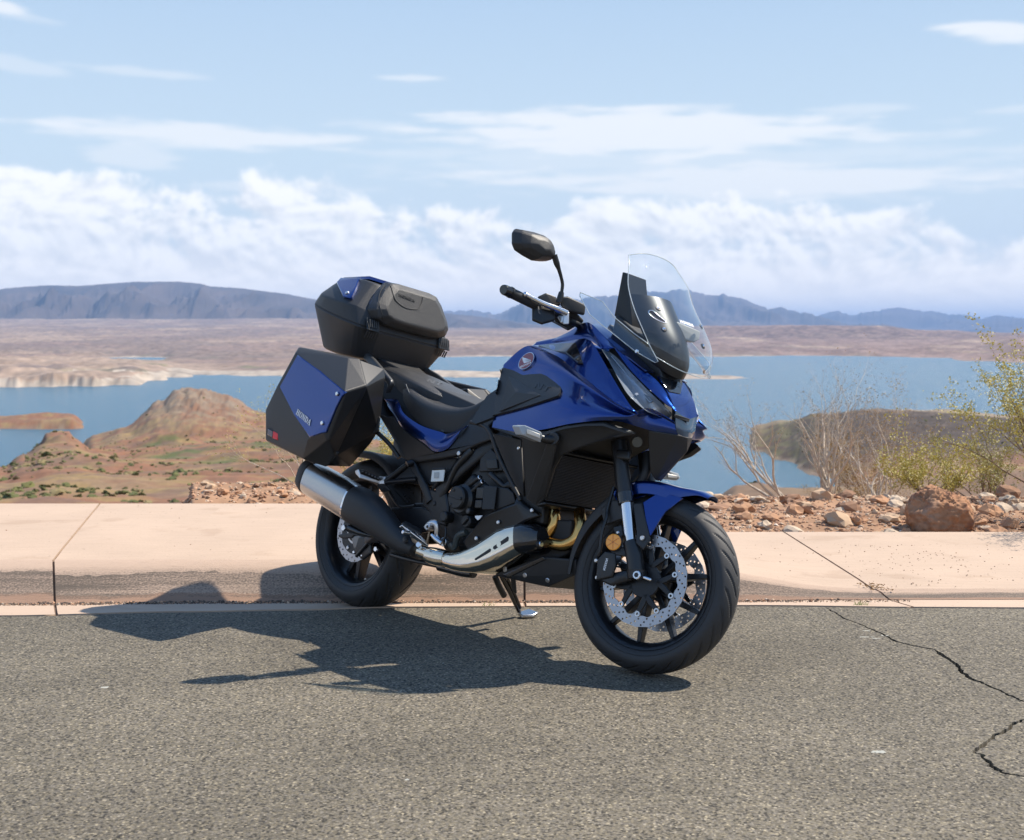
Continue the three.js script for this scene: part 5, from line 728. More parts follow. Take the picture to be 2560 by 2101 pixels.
const sideBlue = both('tail_panel', (() => { const up = [bluePts[0], bluePts[2], bluePts[3], bluePts[4], bluePts[5], bluePts[6], bluePts[7], bluePts[8]], lo = [bluePts[0].clone().lerp(bluePts[15], 0.3), bluePts[15], bluePts[14], bluePts[13], bluePts[12], bluePts[11], bluePts[10], bluePts[9]]; return patch(between(up, lo, 3, 0.010), 50, 12); })(), mat.blue);
both('side_cover', panel([...bs('c', [[962, 112, 0.192], [1010, 130, 0.19], [1060, 125, 0.186], [1150, 238, 0.192], [1300, 342, 0.192], [1385, 406, 0.186], [1480, 388, 0.182], [1560, 300, 0.174], [1645, 192, 0.156], [1780, 70, 0.125], [1830, 30, 0.125], [1880, 120, 0.16], [1800, 200, 0.18], [1830, 300, 0.185], [1700, 350, 0.185], [1540, 432, 0.182], [1420, 455, 0.180], [1250, 480, 0.176], [1160, 462, 0.178], [1118, 440, 0.182], [1090, 350, 0.19]])], 0.02, 0.004), mat.plastic);
both('cover_bolt', disc(b('g', 560, 130, 0.19), 0.009, 0.008), mat.alu);
part('tail_core', hull(sym(P3([[0.0, 0.93, 0.11], [0.2, 0.82, 0.15], [0.45, 0.68, 0.15], [0.62, 0.70, 0.14], [0.75, 0.82, 0.1], [0.05, 0.99, 0.09]])), 0.01), mat.dark);
part('tail_nose', hull(sym([b('c', 962, 112, 0.18), b('c', 1100, 340, 0.18), V(0.0, 0.86, 0.1), V(0.02, 0.93, 0.1)]), 0.006), mat.plastic);
// grab rails: two flat blades
both('grab_rail', loft([[880, 1172, 0.135, 0.012], [930, 1190, 0.150, 0.018], [1010, 1265, 0.175, 0.018], [1085, 1350, 0.190, 0.017], [1165, 1440, 0.198, 0.014], [1172, 1480, 0.197, 0.013], [1150, 1525, 0.192, 0.008]].map(([x, y, z, w]) => ({ c: b('a', x, y, z), u: V(w * 0.75, w * 0.65, 0), v: V(0, 0, 0.011), n: 3 })), 20), std([0.055, 0.057, 0.06], 0.42, 0.3));
part('luggage_rack', hull(sym(P3([[-0.25, 1.045, 0.10], [0.02, 1.02, 0.1], [0.12, 0.985, 0.07], [-0.25, 1.03, 0.1], [0.0, 0.99, 0.1]])), 0.006), mat.plastic);
for (const z of [0.09, -0.09]) part('rack_post', tube([V(-0.12, 1.06, z), V(-0.1, 0.95, z)], 0.014, 4, 10), mat.dark);
// ---------------------------------------------------------------- top case
{
  const t = group('top_case'); t.userData.label = 'black top case with padded backrest';
  const seam = [[0.045, 1.130, 0.16], [0.03, 1.136, 0.215], [0.0, 1.146, 0.25], [-0.12, 1.178, 0.268], [-0.25, 1.215, 0.262], [-0.335, 1.243, 0.23], [-0.385, 1.258, 0.15]];
  const low = [[-0.01, 1.034, 0.145], [-0.05, 1.030, 0.18], [-0.15, 1.042, 0.195], [-0.27, 1.068, 0.18], [-0.32, 1.09, 0.125]];
  const dens = (l, n) => { const v = l.map(([x, y, z]) => V(x, y, z)); return Array.from({ length: n }, (_, i) => spline(v, i / (n - 1)).toArray()); }, seamF = dens(seam, 22), lowF = dens(low, 14), shoulder = dens([[0.008, 1.20, 0.205], [-0.04, 1.218, 0.240], [-0.13, 1.236, 0.252], [-0.25, 1.262, 0.243], [-0.32, 1.285, 0.19], [-0.355, 1.29, 0.12]], 14), crown = dens([[-0.025, 1.318, 0.115], [-0.045, 1.322, 0.148], [-0.11, 1.337, 0.163], [-0.27, 1.344, 0.152], [-0.32, 1.328, 0.11]], 14);
  const base = part('case_base', hull(sym(P3([...seamF.map(([x, y, z]) => [x, y - 0.007, z - 0.003, 0.004]), ...lowF])), 0.018), mat.plastic, t);
  const lid = part('case_lid', hull(sym(P3([...seamF.map(([x, y, z]) => [x, y + 0.005, z - 0.004, 0.004]), ...shoulder, ...crown])), 0.018), mat.plastic, t);
  part('lid_seam', hull(sym(P3(seamF.map(([x, y, z]) => [x - 0.002, y - 0.001, z - 0.004]))), 0.004), mat.dark, t);
  part('painted_insert', decal(lid, 'a', [[690, 556], [905, 562], [870, 650], [828, 732], [765, 716], [728, 640]], 0.013, 0.018, 0.003), mat.blue, t);
  const strip2 = [[-0.30, 0.13], [-0.10, 0.14], [-0.03, 0.10], [-0.03, -0.10], [-0.10, -0.14], [-0.30, -0.13]].map(([x, z]) => V(x, 1.3635 - Math.max(0, x + 0.12) * 0.22, z)); part('painted_top', panel(strip2, 0.016, 0.004), mat.blue, t);
  const lk = hit(lid, 'a', 800, 687, 0.017); part('lid_lock', disc(lk.p, 0.0085, 0.005, lk.n), mat.alu, t);
  // latches on the front seam
  for (const z of [0.197, -0.197]) { const c = V(0.052, 1.138, z), L = group('latch', t); const g = (pts, m, r = 0.002, nm = 'latch_arm') => part(nm, hull(pts.map(([y, dz, x]) => V(c.x + x, c.y + y, c.z + dz)), r), m, L); g([[0.036, -0.026, -0.012], [0.036, 0.026, -0.012], [-0.012, -0.03, 0.006], [-0.012, 0.03, 0.006]], mat.satin, 0.003, 'latch_plate'); for (let k = -2; k <= 2; k++) g([[0.03, k * 0.011 - 0.002, 0.004], [0.03, k * 0.011 + 0.002, 0.004], [0.0, k * 0.011 - 0.002, 0.012], [0.0, k * 0.011 + 0.002, 0.012]], mat.satin, 0.001, 'latch_rib'); for (let k = -2; k <= 2; k++) g([[-0.02, k * 0.012 - 0.003, 0.0], [-0.02, k * 0.012 + 0.003, 0.0], [-0.045, k * 0.012 - 0.003, -0.012], [-0.045, k * 0.012 + 0.003, -0.012]], mat.dark, 0.001, 'base_rib'); }
  const padRing = [[1.338, 0.09], [1.332, 0.125], [1.300, 0.155], [1.235, 0.192], [1.212, 0.198], [1.188, 0.186], [1.174, 0.15], [1.170, 0.09]];
  const pad = part('backrest_pad', hull(sym(P3([...padRing.map(([y, z]) => [0.030 - (y - 1.16) * 0.16, y, z]), ...padRing.map(([y, z]) => [0.062 - (y - 1.16) * 0.16, mix(y, 1.245, 0.05), z * 0.95]), ...padRing.map(([y, z]) => [0.080 - (y - 1.16) * 0.16, mix(y, 1.245, 0.24), z * 0.80])])), 0.016), mat.seat, t);
  textOn(pad, 'a', 'HONDA', font, [1238, 697], [1375, 748], [1240, 676], 1, 0.0008, 0.002, mat.dark, t);
  const st = [[1165, 605], [1180, 640], [1195, 700], [1220, 745], [1290, 795], [1380, 812], [1415, 795], [1440, 740], [1445, 705]].map(([x, y]) => hit(pad, 'a', x, y, 0.001)).filter(Boolean).map((h) => h.p); if (st.length > 3) part('pad_stitching', tube(st, 0.0016, 40, 6), mat.dark, t);
  const st2 = [[1120, 600], [1085, 650], [1065, 720], [1075, 790], [1100, 870], [1105, 900]].map(([x, y]) => hit(pad, 'a', x, y, 0.001)).filter(Boolean).map((h) => h.p); if (st2.length > 3) part('pad_stitching', tube(st2, 0.0014, 30, 6), mat.dark, t);
}
// ---------------------------------------------------------------- panniers
for (const k of [1, -1]) {
  const f = k > 0 ? (g) => g : mirror, t = group('pannier'); if (k > 0) t.userData.label = 'black pannier with blue painted panel';
  const outer = [...bs('a', [[362, 1208, 0.452], [208, 1490, 0.452], [112, 1690, 0.430], [385, 1168, 0.425], [775, 1530, 0.462], [760, 1440, 0.440]]), ...bs('c', [[545, 258, 0.464], [420, 302, 0.464], [100, 300, 0.425], [120, 315, 0.40], [385, 440, 0.435], [560, 300, 0.455]])];
  const front = [...bs('a', [[880, 1268, 0.350], [800, 1262, 0.385], [935, 1480, 0.385]]), ...bs('c', [[640, 250, 0.390], [600, 420, 0.370], [540, 492, 0.350]])];
  const shell = part('outer_shell', f(hull([...outer, ...front, b('a', 700, 1225, 0.30), b('a', 420, 1172, 0.30), b('c', 300, 400, 0.27), V(-0.26, 0.74, 0.27), V(-0.19, 0.9, 0.28)], 0.013)), mat.plastic, t);
  const inner = part('inner_shell', f(hull([...bs('a', [[888, 1270, 0.345], [1092, 1345, 0.235], [1100, 1402, 0.235], [1010, 1500, 0.29], [945, 1482, 0.37]]), ...bs('c', [[660, 250, 0.37], [945, 150, 0.225], [935, 230, 0.225], [870, 330, 0.22], [720, 500, 0.225], [560, 494, 0.33], [620, 420, 0.36]]), V(-0.18, 0.92, 0.235), V(-0.22, 0.72, 0.235), V(-0.05, 0.59, 0.235)], 0.009)), mat.satin, t);
  if (k > 0) {
    part('painted_panel', decal(shell, 'a', [[365, 1212], [560, 1355], [770, 1528], [700, 1660], [...[(815.8 - 640) * 3.4717, (1081 - 540) * 3.4717]], [...[(776 - 640) * 3.4717, (1094 - 540) * 3.4717]], [335, 1730], [212, 1488]], 0.006, 0.012, 0.003), mat.blue, t);
    for (const [q, x, y] of [['a', 716, 1547], ['c', 523, 182]]) { const h = hit(shell, q, x, y, 0.011); part('panel_screw', disc(h.p, 0.0085, 0.006, h.n, 0.002, 20), mat.chrome, t); }
    const tp = [...bs('c', [[60, 60, 0.5]])]; textOn(shell, 'c', 'HONDA', serif, [320, 112], [428, 204], [338, 74], 1, 0.0075, 0.001, mat.white, t);
    const rf = (l, lift, m, th) => part('pannier_reflector', panel(l.map(([x, y]) => b('c', x, y, 0.447 + lift)), th, 0.002), m, t); rf([[80, 220], [125, 212], [195, 262], [186, 322], [140, 312], [78, 272]], 0, mat.dark, 0.03); rf([[88, 226], [128, 242], [124, 296], [84, 268]], 0.004, mat.darkred, 0.006); rf([[130, 243], [170, 262], [164, 312], [126, 297]], 0.004, mat.red, 0.006);
    part('foot_pad', hull([b('c', 190, 368, 0.41), b('c', 265, 400, 0.41), b('c', 190, 368, 0.37), b('c', 265, 400, 0.37)], 0.004), mat.dark, t); part('foot_pad', hull([b('c', 395, 462, 0.40), b('c', 450, 492, 0.39), b('c', 395, 462, 0.36), b('c', 450, 492, 0.35)], 0.004), mat.dark, t);
    part('hinge', disc(b('c', 618, 410, 0.385), 0.007, 0.01), mat.dark, t); part('latch', hull(bs('c', [[905, 160, 0.24], [955, 140, 0.235], [945, 235, 0.235], [900, 260, 0.24]]), 0.005), mat.dark, t); part('handle_cup', hull(bs('a', [[1010, 1510, 0.275], [1080, 1525, 0.245], [990, 1600, 0.28], [935, 1595, 0.32]]), 0.004), mat.satin, t);
  }
  part('pannier_stay', f(tube([b('c', 930, 245, 0.215), b('c', 1030, 340, 0.19), b('c', 1110, 450, 0.17)], 0.009, 12, 10)), mat.satin, t);
}
// ---------------------------------------------------------------- exhaust
const alongAxes = (list, q, conv = b) => { const C = list.map(([x, y, z]) => conv(q, x, y, z)); return list.map(([x, y, z, hv, hz, n], i) => { const d = C[Math.min(i + 1, C.length - 1)].clone().sub(C[Math.max(i - 1, 0)]); d.z *= 0.3; d.normalize(); const v = V(0, 0, 1).cross(d).normalize(), u = d.clone().cross(v).normalize(); return { c: C[i], u: u.multiplyScalar(hz), v: v.multiplyScalar(hv), n: n ?? 2.5 }; }); };
{
  const m = group('silencer'); m.userData.label = 'brushed steel silencer with black cover';
  part('muffler_body', loft(alongAxes([[420, 592, 0.275, 0.058, 0.052, 2.8], [450, 615, 0.275, 0.070, 0.062, 2.8], [600, 705, 0.270, 0.073, 0.064, 2.8], [700, 765, 0.266, 0.074, 0.064, 2.8], [775, 812, 0.262, 0.074, 0.064, 2.8]], 'c'), 56), mat.steel, m);
  part('muffler_cap', loft(alongAxes([[392, 575, 0.277, 0.050, 0.045, 2.8], [402, 580, 0.277, 0.064, 0.057, 2.8], [432, 600, 0.276, 0.072, 0.0635, 2.8], [447, 610, 0.275, 0.0725, 0.064, 2.8]], 'c'), 48), mat.dark, m);
  part('muffler_band', loft(alongAxes([[762, 806, 0.263, 0.0755, 0.0655, 2.8], [780, 816, 0.262, 0.0757, 0.0657, 2.8]], 'c'), 48), mat.chrome, m);
  part('muffler_cover', loft(alongAxes([[774, 812, 0.263, 0.0752, 0.066, 2.8], [800, 826, 0.262, 0.0765, 0.067, 2.8], [880, 878, 0.257, 0.073, 0.064, 2.7], [980, 965, 0.250, 0.060, 0.054, 2.6], [1080, 1062, 0.240, 0.046, 0.044, 2.4], [1165, 1130, 0.228, 0.036, 0.037, 2.3], [1235, 1165, 0.218, 0.026, 0.030, 2.2]], 'c'), 48), mat.plastic, m);
  part('cover_bolt', disc(b('c', 1146, 1085, 0.272), 0.013, 0.012), mat.dark, m); part('bolt_cap', disc(b('c', 1146, 1085, 0.2745), 0.007, 0.004), mat.satin, m);
  part('muffler_tip', loft(alongAxes([[770, 1000, 0.255, 0.022, 0.045, 2.4], [840, 1035, 0.25, 0.016, 0.035, 2.4], [915, 1058, 0.245, 0.006, 0.02, 2.2]], 'c'), 30), mat.gloss, m);
  const p = group('exhaust_pipe');
  part('link_pipe', loft(alongAxes([[150, 1050, 0.205, 0.024, 0.026, 2.2], [230, 1085, 0.195, 0.025, 0.027, 2.2], [300, 1112, 0.188, 0.026, 0.028, 2.2]], 'g'), 32), mat.exhaust, p);
  part('pipe_sleeve', loft(alongAxes([[285, 1108, 0.19, 0.030, 0.031, 2.6], [330, 1122, 0.186, 0.033, 0.034, 2.6], [400, 1140, 0.18, 0.033, 0.034, 2.6], [455, 1150, 0.176, 0.030, 0.031, 2.6]], 'g'), 32), mat.exhaust, p);
  part('collector', loft(alongAxes([[440, 1150, 0.176, 0.026, 0.028, 2.2], [500, 1165, 0.165, 0.032, 0.045, 3], [600, 1178, 0.150, 0.037, 0.06, 3.6], [700, 1182, 0.14, 0.042, 0.072, 4], [790, 1168, 0.132, 0.050, 0.08, 4], [900, 1135, 0.126, 0.058, 0.085, 4], [1010, 1082, 0.12, 0.064, 0.088, 4], [1110, 1022, 0.118, 0.066, 0.088, 4], [1180, 988, 0.116, 0.063, 0.085, 3.6], [1250, 965, 0.115, 0.058, 0.082, 3.4]], 'g'), 64), mat.exhaust, p);
  part('collector_cap', loft(alongAxes([[1246, 966, 0.115, 0.0585, 0.0835, 3.4], [1300, 960, 0.114, 0.057, 0.085, 3.2], [1385, 955, 0.112, 0.049, 0.08, 3], [1430, 950, 0.11, 0.035, 0.06, 2.6]], 'g'), 48), mat.gloss, p);
  for (const l of [[[722, 1146], [868, 1048], [880, 1062], [870, 1082], [735, 1162], [722, 1160]], [[900, 1030], [1040, 932], [1050, 945], [1045, 975], [915, 1060], [898, 1050]]]) { const bo = new THREE.Mesh(p.children[2].geometry); part('heat_slot', panel(l.map(([x, y]) => hit(bo, 'g', x, y, 0.0012)?.p ?? b('g', x, y, 0.205)), 0.003, 0.0006), mat.dark, p); }
  { const bo = new THREE.Mesh(p.children[3].geometry), h = hit(bo, 'g', 1350, 1008, 0.008) ?? { p: b('g', 1350, 1008, 0.2), n: V(0, 0, 1) }; part('cap_bolt', disc(h.p, 0.011, 0.012, h.n), mat.chrome, p); part('cap_bracket', disc(h.p.clone().addScaledVector(h.n, -0.004), 0.016, 0.01, h.n), mat.satin, p); }
  for (const [pts, r] of [[[[1462, 640, 0.07], [1475, 670, 0.078], [1492, 720, 0.085], [1480, 820, 0.09], [1430, 900, 0.095], [1380, 940, 0.1]], 0.0215], [[[1728, 690, 0.055], [1738, 750, 0.065], [1740, 850, 0.075], [1690, 960, 0.085], [1590, 1015, 0.095], [1480, 1005, 0.1], [1400, 985, 0.1]], 0.0215]]) part('header_pipe', tube(pts.map(([x, y, z]) => b('g', x, y, z)), r, 40, 16), mat.header, p);
  part('header_pipe', tube(P3([[1.28, 0.56, -0.06], [1.34, 0.45, -0.07], [1.28, 0.34, -0.05], [1.15, 0.32, 0.02]]), 0.0215, 30, 14), mat.header, p);
}
// ---------------------------------------------------------------- radiator
{
  const rd = group('radiator'), T = b('e', 500, 345, 0.20), Bm = b('e', 412, 622, 0.185), fr = V(0.05, 0.03, 0);
  part('radiator_core', hull([V(T.x, T.y, 0.2), V(T.x, T.y, -0.2), V(Bm.x, Bm.y, 0.185), V(Bm.x, Bm.y, -0.185)].flatMap((p) => [p.clone().add(V(-0.004, 0, 0)), p.clone().add(V(-0.035, 0.004, 0))]), 0.002), mat.dark, rd);
  const fins = []; for (let k = 0; k <= 30; k++) { const t = k / 30, c = T.clone().lerp(Bm, t), w = mix(0.198, 0.184, t); fins.push(new THREE.BoxGeometry(0.005, 0.0016, 2 * w).translate(c.x, c.y, 0)); } part('cooling_fins', merged(fins), std([0.055, 0.055, 0.058], 0.5, 0.3), rd); rd.children[1].userData.kind = 'stuff';
  part('radiator_tank', hull([V(Bm.x, Bm.y - 0.012, 0.19), V(Bm.x, Bm.y - 0.012, -0.19), V(Bm.x - 0.03, Bm.y - 0.02, 0.19), V(Bm.x - 0.03, Bm.y - 0.02, -0.19)], 0.006), mat.satin, rd);
  part('radiator_tank', hull([V(T.x, T.y + 0.012, 0.205), V(T.x, T.y + 0.012, -0.205), V(T.x - 0.03, T.y + 0.012, 0.205), V(T.x - 0.03, T.y + 0.012, -0.205)], 0.006), mat.satin, rd);
}
// ---------------------------------------------------------------- engine, frame
{
  const en = group('engine');
  part('crankcase', hull(sym([b('g', 480, 640, 0.15), b('g', 600, 1000, 0.14), b('g', 1150, 700, 0.14), b('g', 1250, 760, 0.13), b('g', 860, 980, 0.13), b('g', 720, 380, 0.15), b('g', 400, 800, 0.14), b('g', 470, 1020, 0.11), b('g', 620, 1090, 0.10), b('g', 900, 1080, 0.10)]), 0.02), mat.engine, en);
  part('cylinder_block', hull(sym([b('g', 720, 330, 0.14), b('g', 860, 90, 0.13), b('g', 1040, 300, 0.14), b('g', 1190, 640, 0.14), b('g', 900, 640, 0.15), V(1.08, 0.62, 0.13), V(1.1, 0.45, 0.12)]), 0.012), mat.engine, en);
  part('head_cover', hull(bs('g', [[790, 190, 0.175], [880, 100, 0.165], [965, 190, 0.165], [985, 290, 0.165], [780, 300, 0.175]]), 0.006), mat.engine, en);
  part('head_cover_rib', hull(bs('g', [[840, 200, 0.182], [930, 195, 0.176], [940, 270, 0.176], [850, 275, 0.182]]), 0.004), mat.satin, en);
  part('clutch_cover', disc(b('g', 535, 555, 0.245), 0.043, 0.03, V(0.05, 0, 1), 0.005, 48), mat.engine, en);
  part('clutch_housing', disc(b('g', 575, 575, 0.222), 0.058, 0.06, V(0, 0, 1), 0.01, 48), mat.satin, en);
  part('cover_line', hull([b('g', 468, 545, 0.2465), b('g', 550, 572, 0.2465)], 0.0012), mat.dark, en);
  for (const [x, y] of [[512, 482], [573, 566], [480, 622]]) part('cover_bolt', disc(b('g', x, y, 0.249), 0.0062, 0.006, V(0, 0, 1), 0.002, 12), mat.dark, en);
  part('oil_cap', disc(b('g', 630, 785, 0.215), 0.024, 0.04, V(0, 0, 1), 0.004, 32), mat.engine, en); part('cap_grip', hull([b('g', 608, 810, 0.219), b('g', 652, 758, 0.219)], 0.005), mat.satin, en);
  part('pivot_cap', disc(b('g', 412, 740, 0.205), 0.0205, 0.04, V(0, 0, 1), 0.004, 32), mat.engine, en);
  part('sensor_boss', disc(b('g', 652, 685, 0.222), 0.012, 0.03), mat.satin, en); part('sensor_screw', disc(b('g', 652, 685, 0.225), 0.006, 0.008), mat.grey, en);
  for (const [A, B2] of [[[640, 460], [775, 358]], [[690, 505], [800, 400]]]) { part('water_pipe', tube([b('g', ...A, 0.205), b('g', ...B2, 0.20)], 0.0085, 4, 10), mat.satin, en); part('hose_clip', disc(b('g', ...B2, 0.206), 0.009, 0.01, V(0.8, 0.5, 0.4)), mat.chrome, en); }
  part('control_box', hull(bs('g', [[820, 450, 0.215], [930, 460, 0.205], [905, 665, 0.21], [800, 665, 0.22], [820, 450, 0.17], [930, 460, 0.17], [800, 665, 0.17]]), 0.004), mat.engine, en); part('box_plug', hull(bs('g', [[750, 470, 0.21], [810, 470, 0.21], [800, 560, 0.21], [740, 560, 0.21]]), 0.004), mat.satin, en); part('box_plug', hull(bs('g', [[735, 590, 0.21], [790, 590, 0.21], [785, 650, 0.21], [730, 650, 0.21]]), 0.004), mat.satin, en);
  part('box_side', hull(bs('g', [[935, 465, 0.195], [1040, 480, 0.185], [1090, 520, 0.18], [1110, 600, 0.175], [900, 680, 0.195]]), 0.005), mat.engine, en);
  part('starter_hose', tube(bs('g', [[870, 330, 0.19], [950, 400, 0.185], [1010, 450, 0.18], [1060, 420, 0.17]]), 0.011, 16, 10), mat.satin, en); part('throttle_hose', tube(bs('g', [[930, 560, 0.175], [1000, 470, 0.175], [1080, 440, 0.17], [1130, 520, 0.165]]), 0.012, 16, 10), mat.dark, en);
  part('engine_cover', panel(bs('g', [[880, 690, 0.205], [1095, 620, 0.190], [1120, 560, 0.18], [1190, 630, 0.175], [1330, 730, 0.165], [1200, 790, 0.175], [720, 1070, 0.190], [640, 1050, 0.19], [605, 985, 0.195], [640, 930, 0.205], [800, 740, 0.212]]), 0.03, 0.006), mat.satin, en);
  for (const [x, y, z] of [[940, 795, 0.200], [728, 950, 0.205], [1265, 680, 0.178]]) part('cover_screw', disc(b('g', x, y, z), 0.0075, 0.006), mat.alu, en);
  part('maker_plate', panel(bs('g', [[722, 733, 0.216], [792, 730, 0.214], [765, 765, 0.215], [748, 776, 0.215], [724, 752, 0.216]]), 0.003, 0.0008), mat.white, en);
  part('clutch_cable', tube(bs('g', [[480, 1000, 0.19], [520, 1040, 0.18], [560, 930, 0.19], [640, 890, 0.195]]), 0.012, 16, 10), std([0.05, 0.06, 0.06], 0.35), en);
  const fr = group('frame');
  both('main_spar', loft(alongAxes([[380, 520, 0.165, 0.03, 0.012, 3], [470, 400, 0.168, 0.028, 0.013, 3], [600, 280, 0.166, 0.026, 0.013, 3], [740, 160, 0.16, 0.026, 0.013, 3], [900, 40, 0.15, 0.028, 0.013, 3], [1050, -60, 0.13, 0.03, 0.013, 3]], 'g'), 20), mat.engine, fr);
  both('upper_tube', tube(bs('g', [[455, 470, 0.176], [540, 280, 0.178], [640, 160, 0.176], [700, 100, 0.17]]), [0.012, 0.014, 0.016, 0.014], 16, 12), mat.satin, fr);
  both('pivot_plate', panel(bs('g', [[225, 470, 0.172], [300, 480, 0.175], [440, 510, 0.172], [460, 640, 0.178], [455, 760, 0.178], [430, 835, 0.172], [330, 800, 0.17], [280, 700, 0.17], [210, 620, 0.165]]), 0.03, 0.006), mat.engine, fr); part('plate_bolt', disc(b('g', 322, 612, 0.178), 0.010, 0.006), mat.dark, fr);
  both('rear_stay', loft(alongAxes([[110, 190, 0.165, 0.016, 0.01, 3], [180, 340, 0.168, 0.015, 0.01, 3], [250, 480, 0.172, 0.018, 0.01, 3], [290, 600, 0.17, 0.02, 0.01, 3]], 'g'), 16), mat.engine, fr);
  part('subframe', hull(sym([b('g', 120, 150, 0.14), b('g', 540, 200, 0.14), b('g', 420, 420, 0.14), b('g', 250, 420, 0.14)]), 0.01), mat.dark, fr);
  part('swing_arm', hull([b('c', 1290, 850, 0.15), b('c', 1420, 890, 0.15), b('c', 1380, 1000, 0.15), b('c', 1000, 1000, 0.15), b('c', 860, 1075, 0.13), b('c', 860, 1110, 0.13), b('c', 1060, 850, 0.15), V(0.6, 0.4, 0.1), V(0.1, 0.3, 0.11)], 0.008), mat.wheel);
  part('swing_arm', hull(P3([[0.62, 0.45, -0.15], [0.62, 0.36, -0.15], [0.0, 0.33, -0.135], [0.0, 0.26, -0.135], [0.62, 0.45, -0.11], [0.0, 0.3, -0.1]]), 0.01), mat.wheel); part('swing_arm_bridge', hull(P3([[0.60, 0.46, 0.13], [0.60, 0.46, -0.13], [0.42, 0.44, 0.13], [0.42, 0.44, -0.13], [0.6, 0.36, 0.12], [0.6, 0.36, -0.12]]), 0.01), mat.wheel);
  part('rear_hugger', patch([0.105, 0.10, 0.04, -0.04, -0.10, -0.105].map((z, j) => [0.75, 1.05, 1.35, 1.65, 1.95].map((a) => V(Math.cos(a) * (j % 5 ? 0.338 : 0.31), 0.295 + Math.sin(a) * (j % 5 ? 0.338 : 0.31), z))), 30, 24, 0.003), mat.plastic);
  part('brake_hose', tube(bs('c', [[1230, 820, 0.16], [1120, 830, 0.155], [1060, 760, 0.15], [1030, 700, 0.15]]), 0.006, 16, 8), mat.satin);
  const rc = group('rear_brake'); part('caliper', hull(bs('R', [[520, 905, 0.12], [600, 890, 0.12], [640, 960, 0.12], [640, 1050, 0.12], [560, 1110, 0.115], [480, 1040, 0.12], [500, 970, 0.12], [560, 1000, 0.075]]), 0.008), mat.satin, rc); part('caliper_bracket', hull(bs('R', [[300, 868, 0.115], [330, 885, 0.115], [440, 880, 0.115], [470, 840, 0.115], [420, 850, 0.115]]), 0.006), mat.plastic, rc); part('caliper_bracket', hull(bs('R', [[440, 880, 0.11], [540, 880, 0.11], [520, 950, 0.11], [470, 1000, 0.11]]), 0.006), std([0.2, 0.2, 0.2], 0.4, 0.7), rc);
  for (const [x, y, z, r] of [[612, 943, 0.13, 0.009], [684, 1012, 0.132, 0.011], [446, 1046, 0.125, 0.007], [334, 782, 0.125, 0.013], [532, 1080, 0.126, 0.006]]) part('brake_bolt', disc(b('R', x, y, z), r, 0.012), mat.chrome, rc); part('bleed_rod', tube(bs('R', [[480, 1090, 0.128], [560, 1000, 0.132], [620, 930, 0.132]]), 0.007, 8, 8), mat.satin, rc);
  part('chain_guard', tube([b('R', 860, 1075, 0.12), b('R', 1100, 1140, 0.13), b('g', 360, 1215, 0.14), b('g', 470, 1240, 0.14)], 0.009, 16, 8), mat.satin);
  part('stand_bar', tube(bs('g', [[380, 1225, 0.14], [480, 1250, 0.14], [600, 1280, 0.14], [700, 1292, 0.14]]), 0.017, 12, 14), mat.gloss); part('bar_tip', disc(b('g', 705, 1294, 0.14), 0.0175, 0.02, V(0.9, -0.2, 0.4)), std([0.12, 0.11, 0.1], 0.4, 0.8));
}
